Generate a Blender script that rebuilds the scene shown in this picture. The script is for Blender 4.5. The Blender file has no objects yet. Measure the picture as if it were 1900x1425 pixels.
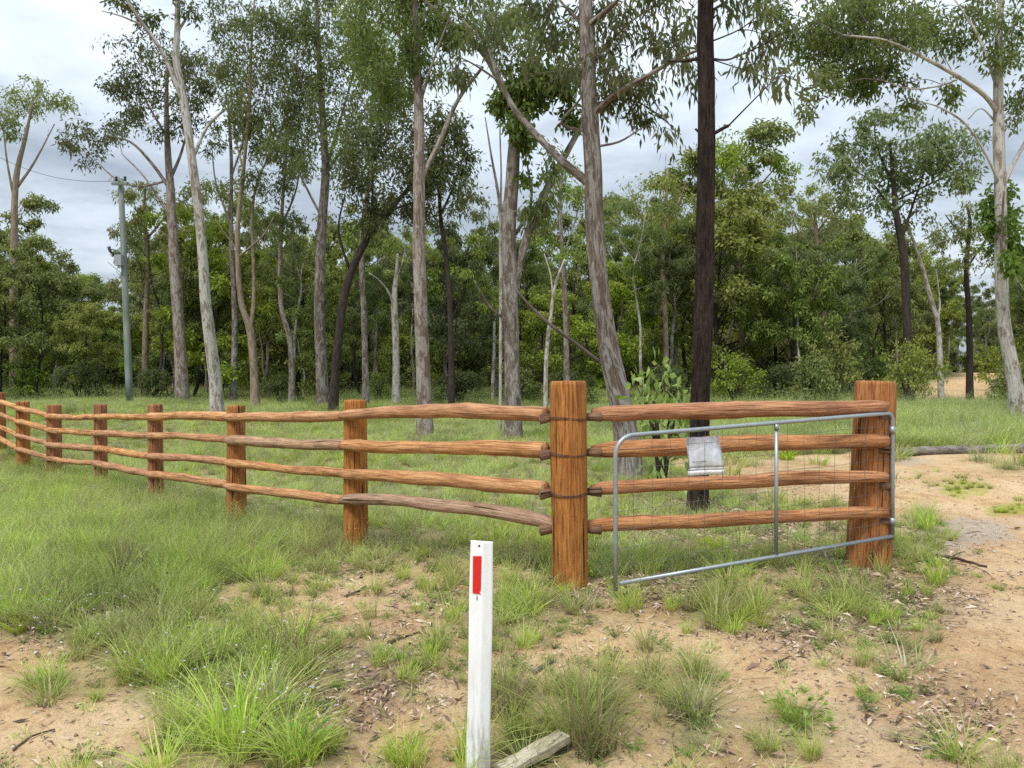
import bpy, math, random
import numpy as np
from mathutils import Vector, Matrix, noise as mnoise

R = math.radians
S = bpy.context.scene
RNG = np.random.default_rng(7)
random.seed(7)

# ------------------------------------------------------------------ camera
HC = 1.65                       # eye height above the ground at the corner post
FPX = 1400.0                    # focal length in pixels of the 1900 px wide photograph
PITCH = math.atan((712.5 - 690.0) / FPX)
cam = bpy.data.cameras.new('camera')
cam.sensor_fit = 'HORIZONTAL'
cam.sensor_width = 36.0
cam.lens = 36.0 * FPX / 1900.0
cam.clip_start = 0.05
cam.clip_end = 3000.0
camo = bpy.data.objects.new('camera', cam)
S.collection.objects.link(camo)
camo.location = (0, 0, HC)
camo.rotation_euler = (math.pi / 2 - PITCH, 0, 0)
S.camera = camo

# ------------------------------------------------------------------ world, sun, exposure
SUN_EL, SUN_AZ = R(58), R(215)          # azimuth clockwise from +Y: behind the camera, to the left
world = bpy.data.worlds.new('World')
S.world = world
world.use_nodes = True
wt = world.node_tree
wt.nodes.clear()


def N(t, typ, ins=None, **props):
    n = t.nodes.new(typ)
    for k, v in props.items():
        setattr(n, k, v)
    for k, v in (ins or {}).items():
        if isinstance(v, bpy.types.NodeSocket):
            t.links.new(v, n.inputs[k])
        else:
            n.inputs[k].default_value = v
    return n


def ramp(t, fac, stops, interp='LINEAR'):
    n = t.nodes.new('ShaderNodeValToRGB')
    cr = n.color_ramp
    cr.interpolation = interp
    while len(cr.elements) < len(stops):
        cr.elements.new(0.5)
    for e, (p, c) in zip(cr.elements, stops):
        e.position = p
        e.color = (c, c, c, 1) if isinstance(c, (int, float)) else (*c, 1)
    t.links.new(fac, n.inputs[0])
    return n.outputs[0]


def math_(t, op, a, b=0.0, c=0.0, clamp=False):
    n = t.nodes.new('ShaderNodeMath')
    n.operation = op
    n.use_clamp = clamp
    for i, v in enumerate((a, b, c)):
        if isinstance(v, bpy.types.NodeSocket):
            t.links.new(v, n.inputs[i])
        else:
            n.inputs[i].default_value = v
    return n.outputs[0]


def mix(t, fac, a, b, blend='MIX'):
    n = t.nodes.new('ShaderNodeMix')
    n.data_type = 'RGBA'
    n.blend_type = blend
    for s, v in ((n.inputs[0], fac), (n.inputs[6], a), (n.inputs[7], b)):
        if isinstance(v, bpy.types.NodeSocket):
            t.links.new(v, s)
        elif isinstance(v, (int, float)):
            s.default_value = v
        else:
            s.default_value = (*v, 1) if len(v) == 3 else v
    return n.outputs[2]


SKY_STRENGTH = 0.10
sky = N(wt, 'ShaderNodeTexSky', sky_type='NISHITA', sun_disc=False, sun_elevation=SUN_EL, sun_rotation=SUN_AZ)
tc = N(wt, 'ShaderNodeTexCoord')
sep = N(wt, 'ShaderNodeSeparateXYZ', {0: tc.outputs['Generated']})
hz = math_(wt, 'ADD', math_(wt, 'MAXIMUM', sep.outputs[2], 0.0), 0.14)
uv = N(wt, 'ShaderNodeCombineXYZ', {0: math_(wt, 'DIVIDE', sep.outputs[0], hz),
                                    1: math_(wt, 'DIVIDE', sep.outputs[1], hz), 2: 0.37})
n1 = N(wt, 'ShaderNodeTexNoise', {'Vector': uv.outputs[0], 'Scale': 0.75, 'Detail': 8.0, 'Roughness': 0.55, 'Distortion': 0.35})
n2 = N(wt, 'ShaderNodeTexNoise', {'Vector': uv.outputs[0], 'Scale': 1.9, 'Detail': 6.0, 'Roughness': 0.6, 'Distortion': 0.2})
cl = math_(wt, 'ADD', math_(wt, 'MULTIPLY', n1.outputs[0], 0.70), math_(wt, 'MULTIPLY', n2.outputs[0], 0.30))
K = 1.0 / SKY_STRENGTH
cloud = ramp(wt, cl, [(0.39, tuple(K * v for v in (0.235, 0.275, 0.325))), (0.465, tuple(K * v for v in (0.325, 0.37, 0.42))),
                      (0.525, tuple(K * v for v in (0.43, 0.485, 0.55))), (0.60, tuple(K * v for v in (0.52, 0.56, 0.605)))])
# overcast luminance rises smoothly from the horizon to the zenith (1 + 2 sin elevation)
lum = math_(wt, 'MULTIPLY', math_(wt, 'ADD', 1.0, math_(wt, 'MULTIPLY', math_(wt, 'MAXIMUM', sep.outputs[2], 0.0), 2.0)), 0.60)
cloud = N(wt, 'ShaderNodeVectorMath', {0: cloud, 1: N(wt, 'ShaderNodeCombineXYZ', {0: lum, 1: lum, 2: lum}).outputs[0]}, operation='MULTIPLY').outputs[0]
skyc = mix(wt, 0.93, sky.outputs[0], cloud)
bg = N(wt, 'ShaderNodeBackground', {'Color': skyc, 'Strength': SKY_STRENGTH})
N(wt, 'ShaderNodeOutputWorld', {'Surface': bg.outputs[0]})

sun = bpy.data.lights.new('sun', 'SUN')
sun.energy = 1.5
sun.angle = R(14)
sun.color = (1.0, 0.95, 0.88)
suno = bpy.data.objects.new('sun', sun)
S.collection.objects.link(suno)
sd = Vector((math.sin(SUN_AZ) * math.cos(SUN_EL), math.cos(SUN_AZ) * math.cos(SUN_EL), math.sin(SUN_EL)))
suno.rotation_euler = (-sd).to_track_quat('-Z', 'Y').to_euler()
suno.location = (-10, -10, 30)

S.view_settings.view_transform = 'Standard'
S.view_settings.look = 'None'
S.view_settings.exposure = 1.06
S.view_settings.gamma = 1.0
S.view_settings.use_curve_mapping = False
S.cycles.max_bounces = 6
S.cycles.diffuse_bounces = 3
S.cycles.transmission_bounces = 3
S.cycles.use_denoising = False

COL = S.collection

# ------------------------------------------------------------------ projection helpers
CP, SP = math.cos(PITCH), math.sin(PITCH)


def at(px, py, Y):
    """world point seen at pixel (px, py) of the photograph, Y metres ahead"""
    a = (px - 950.0) / FPX
    c = (712.5 - py) / FPX
    d = np.array((a, CP + c * SP, -SP + c * CP))
    s = Y / d[1]
    return np.array((0, 0, HC)) + d * s


def proj(x, y, z):
    """pixel at which world points are seen (arrays)"""
    zz = np.asarray(z) - HC
    dep = np.maximum(y * CP - zz * SP, 0.05)
    up = y * SP + zz * CP
    return 950.0 + FPX * x / dep, 712.5 - FPX * up / dep


# ------------------------------------------------------------------ terrain
_ctrl = []


def ct(px, py, Y, dz=0.0):
    p = at(px, py, Y)
    _ctrl.append((p[0], p[1], p[2] + dz))


D_CORNER, D_RIGHT = 5.92, 6.30
POSTS = [  # px, depth, width px, top py, rail pys
    (-70, 20.8, 21, 722, (733, 755, 776, 796)),
    (-3, 18.6, 22, 728, (741, 763, 786, 806)),
    (42, 16.6, 22, 745, (757, 782, 808, 833)),
    (100, 15.1, 24, 751, (772, 797, 824, 850)),
    (186, 13.3, 22, 750, (773, 803, 831, 859)),
    (288, 11.3, 26, 750, (773, 808, 846, 879)),
    (438, 9.5, 33, 752, (773, 815, 857, 900)),
    (659, 7.7, 43, 742, (770, 825, 877, 927)),
]
for px, Y, w, top, rails in POSTS:
    b = at(px, rails[3], Y)
    _ctrl.append((b[0], b[1], b[2] - 0.44))
ct(1058, 1083, D_CORNER)
ct(659, 1014, 7.7)
ct(438, 967, 9.5)
ct(1618, 1045, D_RIGHT)
ct(1300, 1075, 6.0)
for p in ((887, 1446, 3.25), (100, 1400, 3.45), (500, 1400, 3.4), (1300, 1400, 3.3), (1800, 1400, 3.25), (1150, 1200, 4.6), (1700, 1200, 4.5),
          (300, 1100, 5.6), (60, 1050, 6.6), (600, 1150, 5.1)):
    ct(*p)
for p in ((1294, 950, 9.1), (1165, 890, 12.2), (953, 815, 18), (790, 812, 18), (402, 782, 24), (240, 752, 30), (100, 737, 40), (474, 757, 31),
          (600, 757, 31), (735, 757, 31), (1780, 845, 14), (1600, 870, 12.5), (1890, 1000, 8), (1750, 765, 24), (1893, 780, 20), (1300, 750, 33),
          (1050, 752, 33), (1760, 737, 36), (1740, 735, 38), (1790, 722, 45), (1800, 703, 55), (1850, 703, 55), (1700, 706, 55), (1900, 700, 58), (1880, 725, 42)):
    ct(*p)
for x, y, z in ((-30, 40, .35), (-55, 70, .7), (0, 70, .9), (40, 70, 1.6), (-80, 150, 1.5), (0, 150, 2), (90, 150, 2.5), (-16, -6, -.1), (0, -6, -.05), (16, -6, 0),
                (-25, 8, -.3), (25, 8, .2), (-35, 20, -.2), (30, 20, .4), (0, 48, .5), (-20, 55, .6), (22, 50, .8), (-200, 300, 2), (0, 400, 2), (200, 300, 2)):
    _ctrl.append((x, y, z))
_c = np.array(_ctrl)


def smooth_noise(x, y, f, seed):
    """cheap smooth 2-D noise from summed sines, about -1..1"""
    r = np.random.default_rng(seed)
    out = 0
    for k in range(6):
        a = r.uniform(0, 6.283)
        q = f * r.uniform(0.6, 1.7)
        out = out + np.sin(q * (x * math.cos(a) + y * math.sin(a)) + r.uniform(0, 6.283))
    return out / 3.0


def T(x, y):
    x = np.asarray(x, float)
    y = np.asarray(y, float)
    shp = x.shape
    xf, yf = x.ravel(), y.ravel()
    out = np.zeros_like(xf)
    for i in range(0, len(xf), 20000):
        xs, ys = xf[i:i + 20000, None], yf[i:i + 20000, None]
        d2 = (xs - _c[:, 0]) ** 2 + (ys - _c[:, 1]) ** 2
        soft = (0.035 * np.hypot(_c[:, 0], np.maximum(_c[:, 1], 3)) + 0.25) ** 2
        w = 1.0 / (d2 + soft) ** 1.7
        out[i:i + 20000] = (w * _c[:, 2]).sum(1) / w.sum(1)
    out += 0.018 * smooth_noise(xf, yf, 2.3, 3) + 0.010 * smooth_noise(xf, yf, 6.5, 4)
    return out.reshape(shp)


def T1(x, y):
    return float(T(np.array([x]), np.array([y]))[0])


def ground_at(px, py, y0=2.2, y1=120):
    Y = np.geomspace(y0, y1, 600)
    a = (px - 950.0) / FPX
    c = (712.5 - py) / FPX
    d = np.array((a, CP + c * SP, -SP + c * CP))
    s = Y / d[1]
    z = HC + d[2] * s
    g = T(d[0] * s, Y)
    k = np.argmax(z <= g)
    if z[k] > g[k]:
        k = len(Y) - 1
    return np.array((d[0] * s[k], Y[k], g[k]))


# ------------------------------------------------------------------ mesh helpers
def link(o):
    COL.objects.link(o)
    return o


def mk(name, V, F, mat, parent=None, smooth=True, attrs=None, loc=None):
    """mesh object; F: (n,3)/(n,4) array or list of arrays"""
    if not isinstance(F, list):
        F = [F]
    F = [f for f in F if len(f)]
    V = np.ascontiguousarray(V, np.float32)
    me = bpy.data.meshes.new(name)
    me.vertices.add(len(V))
    me.vertices.foreach_set('co', V.ravel())
    nl = sum(f.size for f in F)
    npol = sum(len(f) for f in F)
    me.loops.add(nl)
    me.loops.foreach_set('vertex_index', np.concatenate([f.ravel() for f in F]).astype(np.int32))
    me.polygons.add(npol)
    tot = np.concatenate([np.full(len(f), f.shape[1]) for f in F])
    st = np.concatenate(([0], np.cumsum(tot)[:-1])).astype(np.int32)
    me.polygons.foreach_set('loop_start', st)
    me.polygons.foreach_set('use_smooth', np.full(npol, smooth))
    for k, v in (attrs or {}).items():
        v = np.ascontiguousarray(v, np.float32)
        ty = 'FLOAT' if v.ndim == 1 else 'FLOAT_VECTOR'
        a = me.attributes.new(k, ty, 'POINT')
        a.data.foreach_set('value' if v.ndim == 1 else 'vector', v.ravel())
    me.update(calc_edges=True)
    me.validate()
    if mat:
        me.materials.append(mat)
    o = bpy.data.objects.new(name, me)
    link(o)
    if parent:
        o.parent = parent
    if loc is not None:
        o.location = loc
    return o


class Acc:
    """gathers tubes, boxes and leaves into one mesh; 'lc' = bark coordinates"""

    def __init__(s):
        s.V, s.Q, s.T, s.L, s.n = [], [], [], [], 0

    def add(s, V, Q=None, Tr=None, L=None):
        V = np.asarray(V, float)
        s.V.append(V)
        if Q is not None and len(Q):
            s.Q.append(np.asarray(Q, int) + s.n)
        if Tr is not None and len(Tr):
            s.T.append(np.asarray(Tr, int) + s.n)
        s.L.append(V.copy() if L is None else np.asarray(L, float))
        s.n += len(V)

    def tube(s, P, rad, n=8, seed=0, bump=0.0, cap=True, bevel=0.0, lob=0.0):
        P = np.asarray(P, float)
        rad = np.asarray(rad, float)
        m = len(P)
        tan = np.gradient(P, axis=0)
        tan /= np.linalg.norm(tan, axis=1)[:, None] + 1e-9
        ref = np.array((1.0, 0, 0)) if abs(tan[0][0]) < 0.8 else np.array((0, 1.0, 0))
        A = np.cross(tan, ref)
        A /= np.linalg.norm(A, axis=1)[:, None] + 1e-9
        B = np.cross(tan, A)
        th = np.arange(n) * 2 * math.pi / n
        rg = np.random.default_rng(seed)
        ln = np.concatenate(([0], np.cumsum(np.linalg.norm(np.diff(P, axis=0), axis=1))))
        rr = np.repeat(rad[:, None], n, 1)
        if bump:
            g = rg.normal(size=(m, n))
            g = (g + np.roll(g, 1, 1) + np.roll(g, -1, 1)) / 2.2
            g[1:-1] = (g[:-2] + 2 * g[1:-1] + g[2:]) / 3.0
            rr = rr * (1 + bump * g)
        if lob:
            ph = rg.uniform(0, 6.28, 3)
            rr = rr * (1 + lob * (np.sin(2 * th + ph[0]) * .6 + np.sin(3 * th + ph[1]) * .4)[None, :])
        V = P[:, None] + rr[..., None] * (np.cos(th)[None, :, None] * A[:, None] + np.sin(th)[None, :, None] * B[:, None])
        r0 = max(rad.max(), 1e-4)
        L = np.stack((np.repeat((np.cos(th) * r0)[None], m, 0), np.repeat((np.sin(th) * r0)[None], m, 0), np.repeat(ln[:, None], n, 1)), -1)
        i = np.arange(m - 1)[:, None] * n
        j = np.arange(n)[None]
        k = (j + 1) % n
        Q = np.stack((i + j, i + k, i + n + k, i + n + j), -1).reshape(-1, 4)
        V = V.reshape(-1, 3)
        L = L.reshape(-1, 3)
        Tr = []
        if cap:
            for e, sg in ((0, -1), (m - 1, 1)):
                c = P[e] + tan[e] * sg * bevel
                V = np.vstack((V, c))
                L = np.vstack((L, (0, 0, ln[e])))
                ci = len(V) - 1
                rj = e * n + np.arange(n)
                rk = e * n + (np.arange(n) + 1) % n
                Tr.append(np.stack((rk, rj, np.full(n, ci)) if sg < 0 else (rj, rk, np.full(n, ci)), -1))
            Tr = np.vstack(Tr)
        s.add(V, Q, Tr, L)

    def box(s, c, sx, sy, sz, M=None):
        v = np.array([(x, y, z) for x in (-.5, .5) for y in (-.5, .5) for z in (-.5, .5)]) * (sx, sy, sz)
        if M is not None:
            v = v @ np.array(M).T
        s.add(v + c, [(0, 1, 3, 2), (4, 6, 7, 5), (0, 4, 5, 1), (2, 3, 7, 6), (0, 2, 6, 4), (1, 5, 7, 3)])

    def build(s, name, mat, parent=None, smooth=True, loc=None, org=None):
        V = np.vstack(s.V)
        if org is not None:
            V = V - np.asarray(org)
        F = []
        if s.Q:
            F.append(np.vstack(s.Q))
        if s.T:
            F.append(np.vstack(s.T))
        return mk(name, V, F, mat, parent, smooth, {'lc': np.vstack(s.L)}, loc)


def spline(P, k=5, extra=None):
    """Catmull-Rom through points; extra = per point values interpolated alongside"""
    P = np.asarray(P, float)
    E = None if extra is None else np.asarray(extra, float)
    A = np.vstack((2 * P[0] - P[1], P, 2 * P[-1] - P[-2]))
    out, ex = [], []
    for i in range(1, len(A) - 2):
        for t in np.linspace(0, 1, k, endpoint=False):
            p0, p1, p2, p3 = A[i - 1], A[i], A[i + 1], A[i + 2]
            out.append(0.5 * (2 * p1 + (p2 - p0) * t + (2 * p0 - 5 * p1 + 4 * p2 - p3) * t * t + (3 * p1 - p0 - 3 * p2 + p3) * t ** 3))
            if E is not None:
                ex.append(E[i - 1] * (1 - t) + E[i] * t)
    out.append(P[-1])
    if E is not None:
        ex.append(E[-1])
        return np.array(out), np.array(ex)
    return np.array(out)


def unit(v):
    return v / (np.linalg.norm(v, axis=-1, keepdims=True) + 1e-9)


def leaf_quads(C, Dr, Ln, W, rg):
    """diamond leaves, slightly folded: (n,4,3)"""
    n = len(C)
    side = unit(np.cross(Dr, rg.normal(size=(n, 3))))
    nrm = np.cross(Dr, side)
    mid = C + Dr * Ln[:, None] * 0.42
    V = np.stack((C, mid + side * W[:, None] * .5 + nrm * W[:, None] * .18, C + Dr * Ln[:, None] + np.array((0, 0, -1.)) * (Ln * .10)[:, None],
                  mid - side * W[:, None] * .5 + nrm * W[:, None] * .18), 1)
    return V


def leaf_object(name, quads, mat, parent=None, loc=None, org=None):
    V = quads.reshape(-1, 3)
    if org is not None:
        V = V - np.asarray(org)
    return mk(name, V, np.arange(len(V)).reshape(-1, 4), mat, parent, False, None, loc)


def tag(o, label=None, cat=None, group=None, kind=None):
    if label:
        o['label'] = label
    if cat:
        o['category'] = cat
    if group:
        o['group'] = group
    if kind:
        o['kind'] = kind
    return o


def empty(name, loc, label=None, cat=None, group=None):
    o = bpy.data.objects.new(name, None)
    o.empty_display_size = 0.2
    o.location = loc
    link(o)
    return tag(o, label, cat, group)


# ------------------------------------------------------------------ materials
def new_mat(name):
    m = bpy.data.materials.new(name)
    m.use_nodes = True
    t = m.node_tree
    t.nodes.clear()
    out = t.nodes.new('ShaderNodeOutputMaterial')
    return m, t, out


def bsdf(t, out, col, rough=0.8, bump=None, bstr=0.5, bdist=0.01, metal=0.0, spec=0.3):
    p = N(t, 'ShaderNodeBsdfPrincipled', {'Roughness': rough, 'Metallic': metal, 'Specular IOR Level': spec})
    if isinstance(col, bpy.types.NodeSocket):
        t.links.new(col, p.inputs['Base Color'])
    else:
        p.inputs['Base Color'].default_value = (*col, 1)
    if bump is not None:
        b = N(t, 'ShaderNodeBump', {'Height': bump, 'Strength': bstr, 'Distance': bdist})
        t.links.new(b.outputs[0], p.inputs['Normal'])
    t.links.new(p.outputs[0], out.inputs[0])
    return p


def attr(t, name):
    return N(t, 'ShaderNodeAttribute', attribute_name=name)


def mapped(t, vec, sc, loc=(0, 0, 0)):
    return N(t, 'ShaderNodeMapping', {'Vector': vec, 'Scale': sc, 'Location': loc}).outputs[0]


def noise(t, vec, scale, detail=4, rough=0.55, dist=0.0):
    return N(t, 'ShaderNodeTexNoise', {'Vector': vec, 'Scale': scale, 'Detail': detail, 'Roughness': rough, 'Distortion': dist}).outputs[0]


def bark(name, base, alt, dark, patch=(0.45, 0.6), furrow=0.3, freq=9.0, bd=0.02):
    """base / alternate patch / dark fissure colours, streaks run along the stem"""
    m, t, out = new_mat(name)
    lc = attr(t, 'lc').outputs['Vector']
    oi = N(t, 'ShaderNodeObjectInfo').outputs['Random']
    off = N(t, 'ShaderNodeCombineXYZ', {2: math_(t, 'MULTIPLY', oi, 37.0)}).outputs[0]
    lc = N(t, 'ShaderNodeVectorMath', {0: lc, 1: off}, operation='ADD').outputs[0]
    p = noise(t, mapped(t, lc, (1, 1, .55)), 4.6, 5, .62, .9)
    f = noise(t, mapped(t, lc, (1, 1, .14)), freq * 2.2, 5, .65, .3)
    g = noise(t, mapped(t, lc, (1, 1, .6)), 22, 4, .7)
    c = mix(t, ramp(t, p, [(patch[0], 0), (patch[1], 1)]), base, alt)
    c = mix(t, math_(t, 'MULTIPLY', ramp(t, f, [(.34, 1), (.52, 0)]), furrow), c, dark)
    p2 = noise(t, mapped(t, lc, (1.6, 1.6, .9)), 7.5, 5, .7, 1.2)
    c = mix(t, math_(t, 'MULTIPLY', ramp(t, p2, [(.60, 0), (.66, 1)]), min(1.0, furrow * 1.3)), c, dark)
    c = mix(t, math_(t, 'MULTIPLY', ramp(t, p2, [(.33, 1), (.40, 0)]), .5), c, tuple(min(1, v * 1.35) for v in base))
    c = mix(t, 0.75, c, mix(t, g, (.40, .40, .40), (1.35, 1.33, 1.3)), 'MULTIPLY')
    h = math_(t, 'ADD', math_(t, 'MULTIPLY', f, 1.0), math_(t, 'MULTIPLY', g, .3))
    bsdf(t, out, c, .92, h, .8, bd, spec=.15)
    return m


M_PALE = bark('pale_gum_bark', (.50, .48, .44), (.25, .205, .165), (.10, .085, .07), (.49, .58), .45)
M_TAN = bark('tan_gum_bark', (.36, .30, .225), (.24, .17, .12), (.09, .07, .055), (.42, .6), .5)
M_GREY = bark('grey_gum_bark', (.33, .31, .285), (.165, .128, .103), (.05, .035, .03), (.45, .54), .75, 12, .03)
M_PINK = bark('pinkish_gum_bark', (.37, .33, .295), (.20, .15, .118), (.07, .05, .04), (.46, .55), .6, 11)
M_IRON = bark('ironbark', (.066, .046, .038), (.034, .024, .020), (.006, .005, .004), (.4, .6), 1.0, 15, .08)
M_DARK = bark('dark_bark', (.075, .062, .052), (.045, .036, .03), (.012, .01, .009), (.4, .6), .7, 14, .03)
M_TWIG = bark('twig_bark', (.16, .135, .115), (.10, .08, .07), (.04, .03, .03), (.4, .6), .3, 14, .01)
M_LOG = bark('grey_log', (.30, .28, .255), (.17, .15, .13), (.05, .04, .035), (.42, .6), .7, 12, .02)
M_STICK = bark('stick_bark', (.13, .09, .065), (.07, .045, .035), (.02, .014, .012), (.4, .6), .5, 20, .006)


def leafmat(name, cols, trans=0.52, rough=0.6, spec=.2, clump=1.1):
    m, t, out = new_mat(name)
    gi = N(t, 'ShaderNodeNewGeometry').outputs['Random Per Island']
    oi = N(t, 'ShaderNodeObjectInfo').outputs['Random']
    pos = N(t, 'ShaderNodeTexCoord').outputs['Object']
    cn = noise(t, pos, clump, 2, .5)
    f = math_(t, 'ADD', math_(t, 'MULTIPLY', gi, .50), math_(t, 'MULTIPLY', ramp(t, cn, [(.3, 0), (.7, 1)]), .5))
    n = len(cols) - 1
    c = ramp(t, f, [(i / n, col) for i, col in enumerate(cols)])
    hs = N(t, 'ShaderNodeHueSaturation', {'Hue': math_(t, 'ADD', .485, math_(t, 'MULTIPLY', oi, .03)), 'Saturation': math_(t, 'ADD', .85, math_(t, 'MULTIPLY', oi, .25)),
                                          'Value': math_(t, 'ADD', .95, math_(t, 'MULTIPLY', oi, .35)), 'Color': c}).outputs[0]
    p = N(t, 'ShaderNodeBsdfPrincipled', {'Base Color': hs, 'Roughness': rough, 'Specular IOR Level': spec})
    tr = N(t, 'ShaderNodeBsdfTranslucent', {'Color': mix(t, 1.0, hs, (1.25, 1.3, .7), 'MULTIPLY')})
    ms = N(t, 'ShaderNodeMixShader', {0: trans, 1: p.outputs[0], 2: tr.outputs[0]})
    t.links.new(ms.outputs[0], out.inputs[0])
    return m


L_GUM = leafmat('gum_leaves', [(0.077, 0.099, 0.037), (0.121, 0.152, 0.055), (0.171, 0.196, 0.083), (0.231, 0.242, 0.132)])
L_GUMD = leafmat('dark_gum_leaves', [(0.058, 0.076, 0.032), (0.091, 0.112, 0.045), (0.132, 0.149, 0.065), (0.189, 0.194, 0.103)])
L_GREEN = leafmat('fresh_leaves', [(.105, .145, .034), (.160, .210, .050), (.215, .262, .070), (.28, .31, .11)], .34)
L_YEL = leafmat('yellow_green_leaves', [(0.14, 0.18, 0.03), (0.205, 0.25, 0.044), (0.265, 0.295, 0.065), (0.34, 0.35, 0.115)], .36)
L_OLIVE = leafmat('olive_leaves', [(0.115, 0.145, 0.04), (0.175, 0.205, 0.056), (0.235, 0.255, 0.085), (0.3, 0.305, 0.14)], .3)
L_BLUE = leafmat('blue_green_leaves', [(0.085, 0.112, 0.048), (0.125, 0.155, 0.07), (0.17, 0.195, 0.095), (0.22, 0.235, 0.135)], .28)
L_VINE = leafmat('climber_leaves', [(.060,.098,.022),(.095,.145,.032),(.135,.185,.045),(.18,.22,.07)], .36)
L_SAP = leafmat('sapling_leaves', [(.12, .19, .04), (.19, .27, .07), (.27, .34, .11), (.34, .40, .15)], .36)


def grassmat(name, base, cols, trans=.42):
    m, t, out = new_mat(name)
    h = attr(t, 'h').outputs['Fac']
    gi = N(t, 'ShaderNodeNewGeometry').outputs['Random Per Island']
    oi = N(t, 'ShaderNodeObjectInfo').outputs['Random']
    n = len(cols) - 1
    c = ramp(t, gi, [(i / n, col) for i, col in enumerate(cols)])
    wp = N(t, 'ShaderNodeNewGeometry').outputs['Position']
    pa = noise(t, wp, 1.1, 3, .6)
    pb_ = noise(t, wp, .42, 2, .5)
    c = mix(t, math_(t, 'MULTIPLY', ramp(t, pa, [(.50, 0), (.62, 1)]), .55), c, cols[-2])
    c = mix(t, math_(t, 'MULTIPLY', ramp(t, pb_, [(.52, 0), (.66, 1)]), .5), c, tuple(v * .62 for v in cols[0]))
    c = mix(t, ramp(t, h, [(.0, 1), (.32, 0)]), c, base)
    hs = N(t, 'ShaderNodeHueSaturation', {'Hue': math_(t, 'ADD', .452, math_(t, 'MULTIPLY', oi, .05)), 'Saturation': math_(t, 'ADD', .88, math_(t, 'MULTIPLY', oi, .4)),
                                          'Value': math_(t, 'ADD', .84, math_(t, 'MULTIPLY', oi, .80)), 'Color': c}).outputs[0]
    p = N(t, 'ShaderNodeBsdfPrincipled', {'Base Color': hs, 'Roughness': .6, 'Specular IOR Level': .25})
    tr = N(t, 'ShaderNodeBsdfTranslucent', {'Color': hs})
    ms = N(t, 'ShaderNodeMixShader', {0: trans, 1: p.outputs[0], 2: tr.outputs[0]})
    t.links.new(ms.outputs[0], out.inputs[0])
    return m


G_GREEN = grassmat('green_grass', (0.265, 0.233, 0.116), [(0.155, 0.248, 0.054), (0.217, 0.333, 0.078), (0.296, 0.404, 0.116), (0.389, 0.451, 0.171), (0.559, 0.513, 0.279)])
G_PALE = grassmat('pale_grass', (0.233, 0.248, 0.116), [(0.189, 0.277, 0.087), (0.262, 0.357, 0.124), (0.342, 0.422, 0.175), (0.437, 0.495, 0.241), (0.582, 0.582, 0.364)])
G_DRY = grassmat('dry_grass', (.14, .11, .07), [(.15, .17, .065), (.21, .23, .09), (.30, .27, .14), (.25, .20, .125), (.44, .38, .25)])
G_LIME = grassmat('lime_grass', (0.168, 0.192, 0.06), [(0.156, 0.252, 0.036), (0.222, 0.324, 0.048), (0.288, 0.384, 0.066), (0.348, 0.432, 0.096)])
G_HERB = grassmat('herb_leaves', (0.15, 0.188, 0.062), [(0.125, 0.213, 0.062), (0.175, 0.275, 0.088), (0.237, 0.338, 0.112), (0.288, 0.375, 0.163)])


def wood(name, pale, mid, dark, crack=.9):
    m, t, out = new_mat(name)
    lc = attr(t, 'lc').outputs['Vector']
    oi = N(t, 'ShaderNodeObjectInfo').outputs['Random']
    off = N(t, 'ShaderNodeCombineXYZ', {0: math_(t, 'MULTIPLY', oi, 11.0), 2: math_(t, 'MULTIPLY', oi, 53.0)}).outputs[0]
    lc = N(t, 'ShaderNodeVectorMath', {0: lc, 1: off}, operation='ADD').outputs[0]
    s1 = noise(t, mapped(t, lc, (1, 1, .05)), 70, 5, .7, .25)       # fine grain
    s2 = noise(t, mapped(t, lc, (1, 1, .13)), 19, 4, .65, .5)       # broad streaks
    bl = noise(t, mapped(t, lc, (1, 1, .45)), 6.5, 3, .55)          # blotches
    sp = noise(t, mapped(t, lc, (1, 1, .5)), 85, 3, .7)             # specks
    c = mix(t, ramp(t, s2, [(.32, 0), (.66, 1)]), mid, pale)
    c = mix(t, math_(t, 'MULTIPLY', ramp(t, s1, [(.36, 1), (.56, 0)]), .9), c, dark)
    c = mix(t, math_(t, 'MULTIPLY', ramp(t, bl, [(.52, 0), (.68, 1)]), .5), c, dark)
    c = mix(t, math_(t, 'MULTIPLY', ramp(t, bl, [(.30, 1), (.42, 0)]), .45), c, pale)
    c = mix(t, math_(t, 'MULTIPLY', ramp(t, sp, [(.66, 0), (.74, 1)]), .7), c, tuple(v * .35 for v in dark))
    ck = noise(t, mapped(t, lc, (1, 1, .022)), 34, 2, .5, .15)      # drying cracks along the grain
    c = mix(t, math_(t, 'MULTIPLY', ramp(t, ck, [(.655, 0), (.675, 1)]), crack), c, tuple(v * .25 for v in dark))
    hs = N(t, 'ShaderNodeHueSaturation', {'Hue': math_(t, 'ADD', .495, math_(t, 'MULTIPLY', oi, .008)), 'Saturation': math_(t, 'ADD', .88, math_(t, 'MULTIPLY', oi, .12)),
                                          'Value': math_(t, 'ADD', .88, math_(t, 'MULTIPLY', oi, .24)), 'Color': c}).outputs[0]
    h = math_(t, 'SUBTRACT', math_(t, 'ADD', s1, math_(t, 'MULTIPLY', s2, .8)), math_(t, 'MULTIPLY', ramp(t, ck, [(.65, 0), (.68, 1)]), 1.2))
    bsdf(t, out, hs, .72, h, 1.0, .014, spec=.2)
    return m


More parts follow.
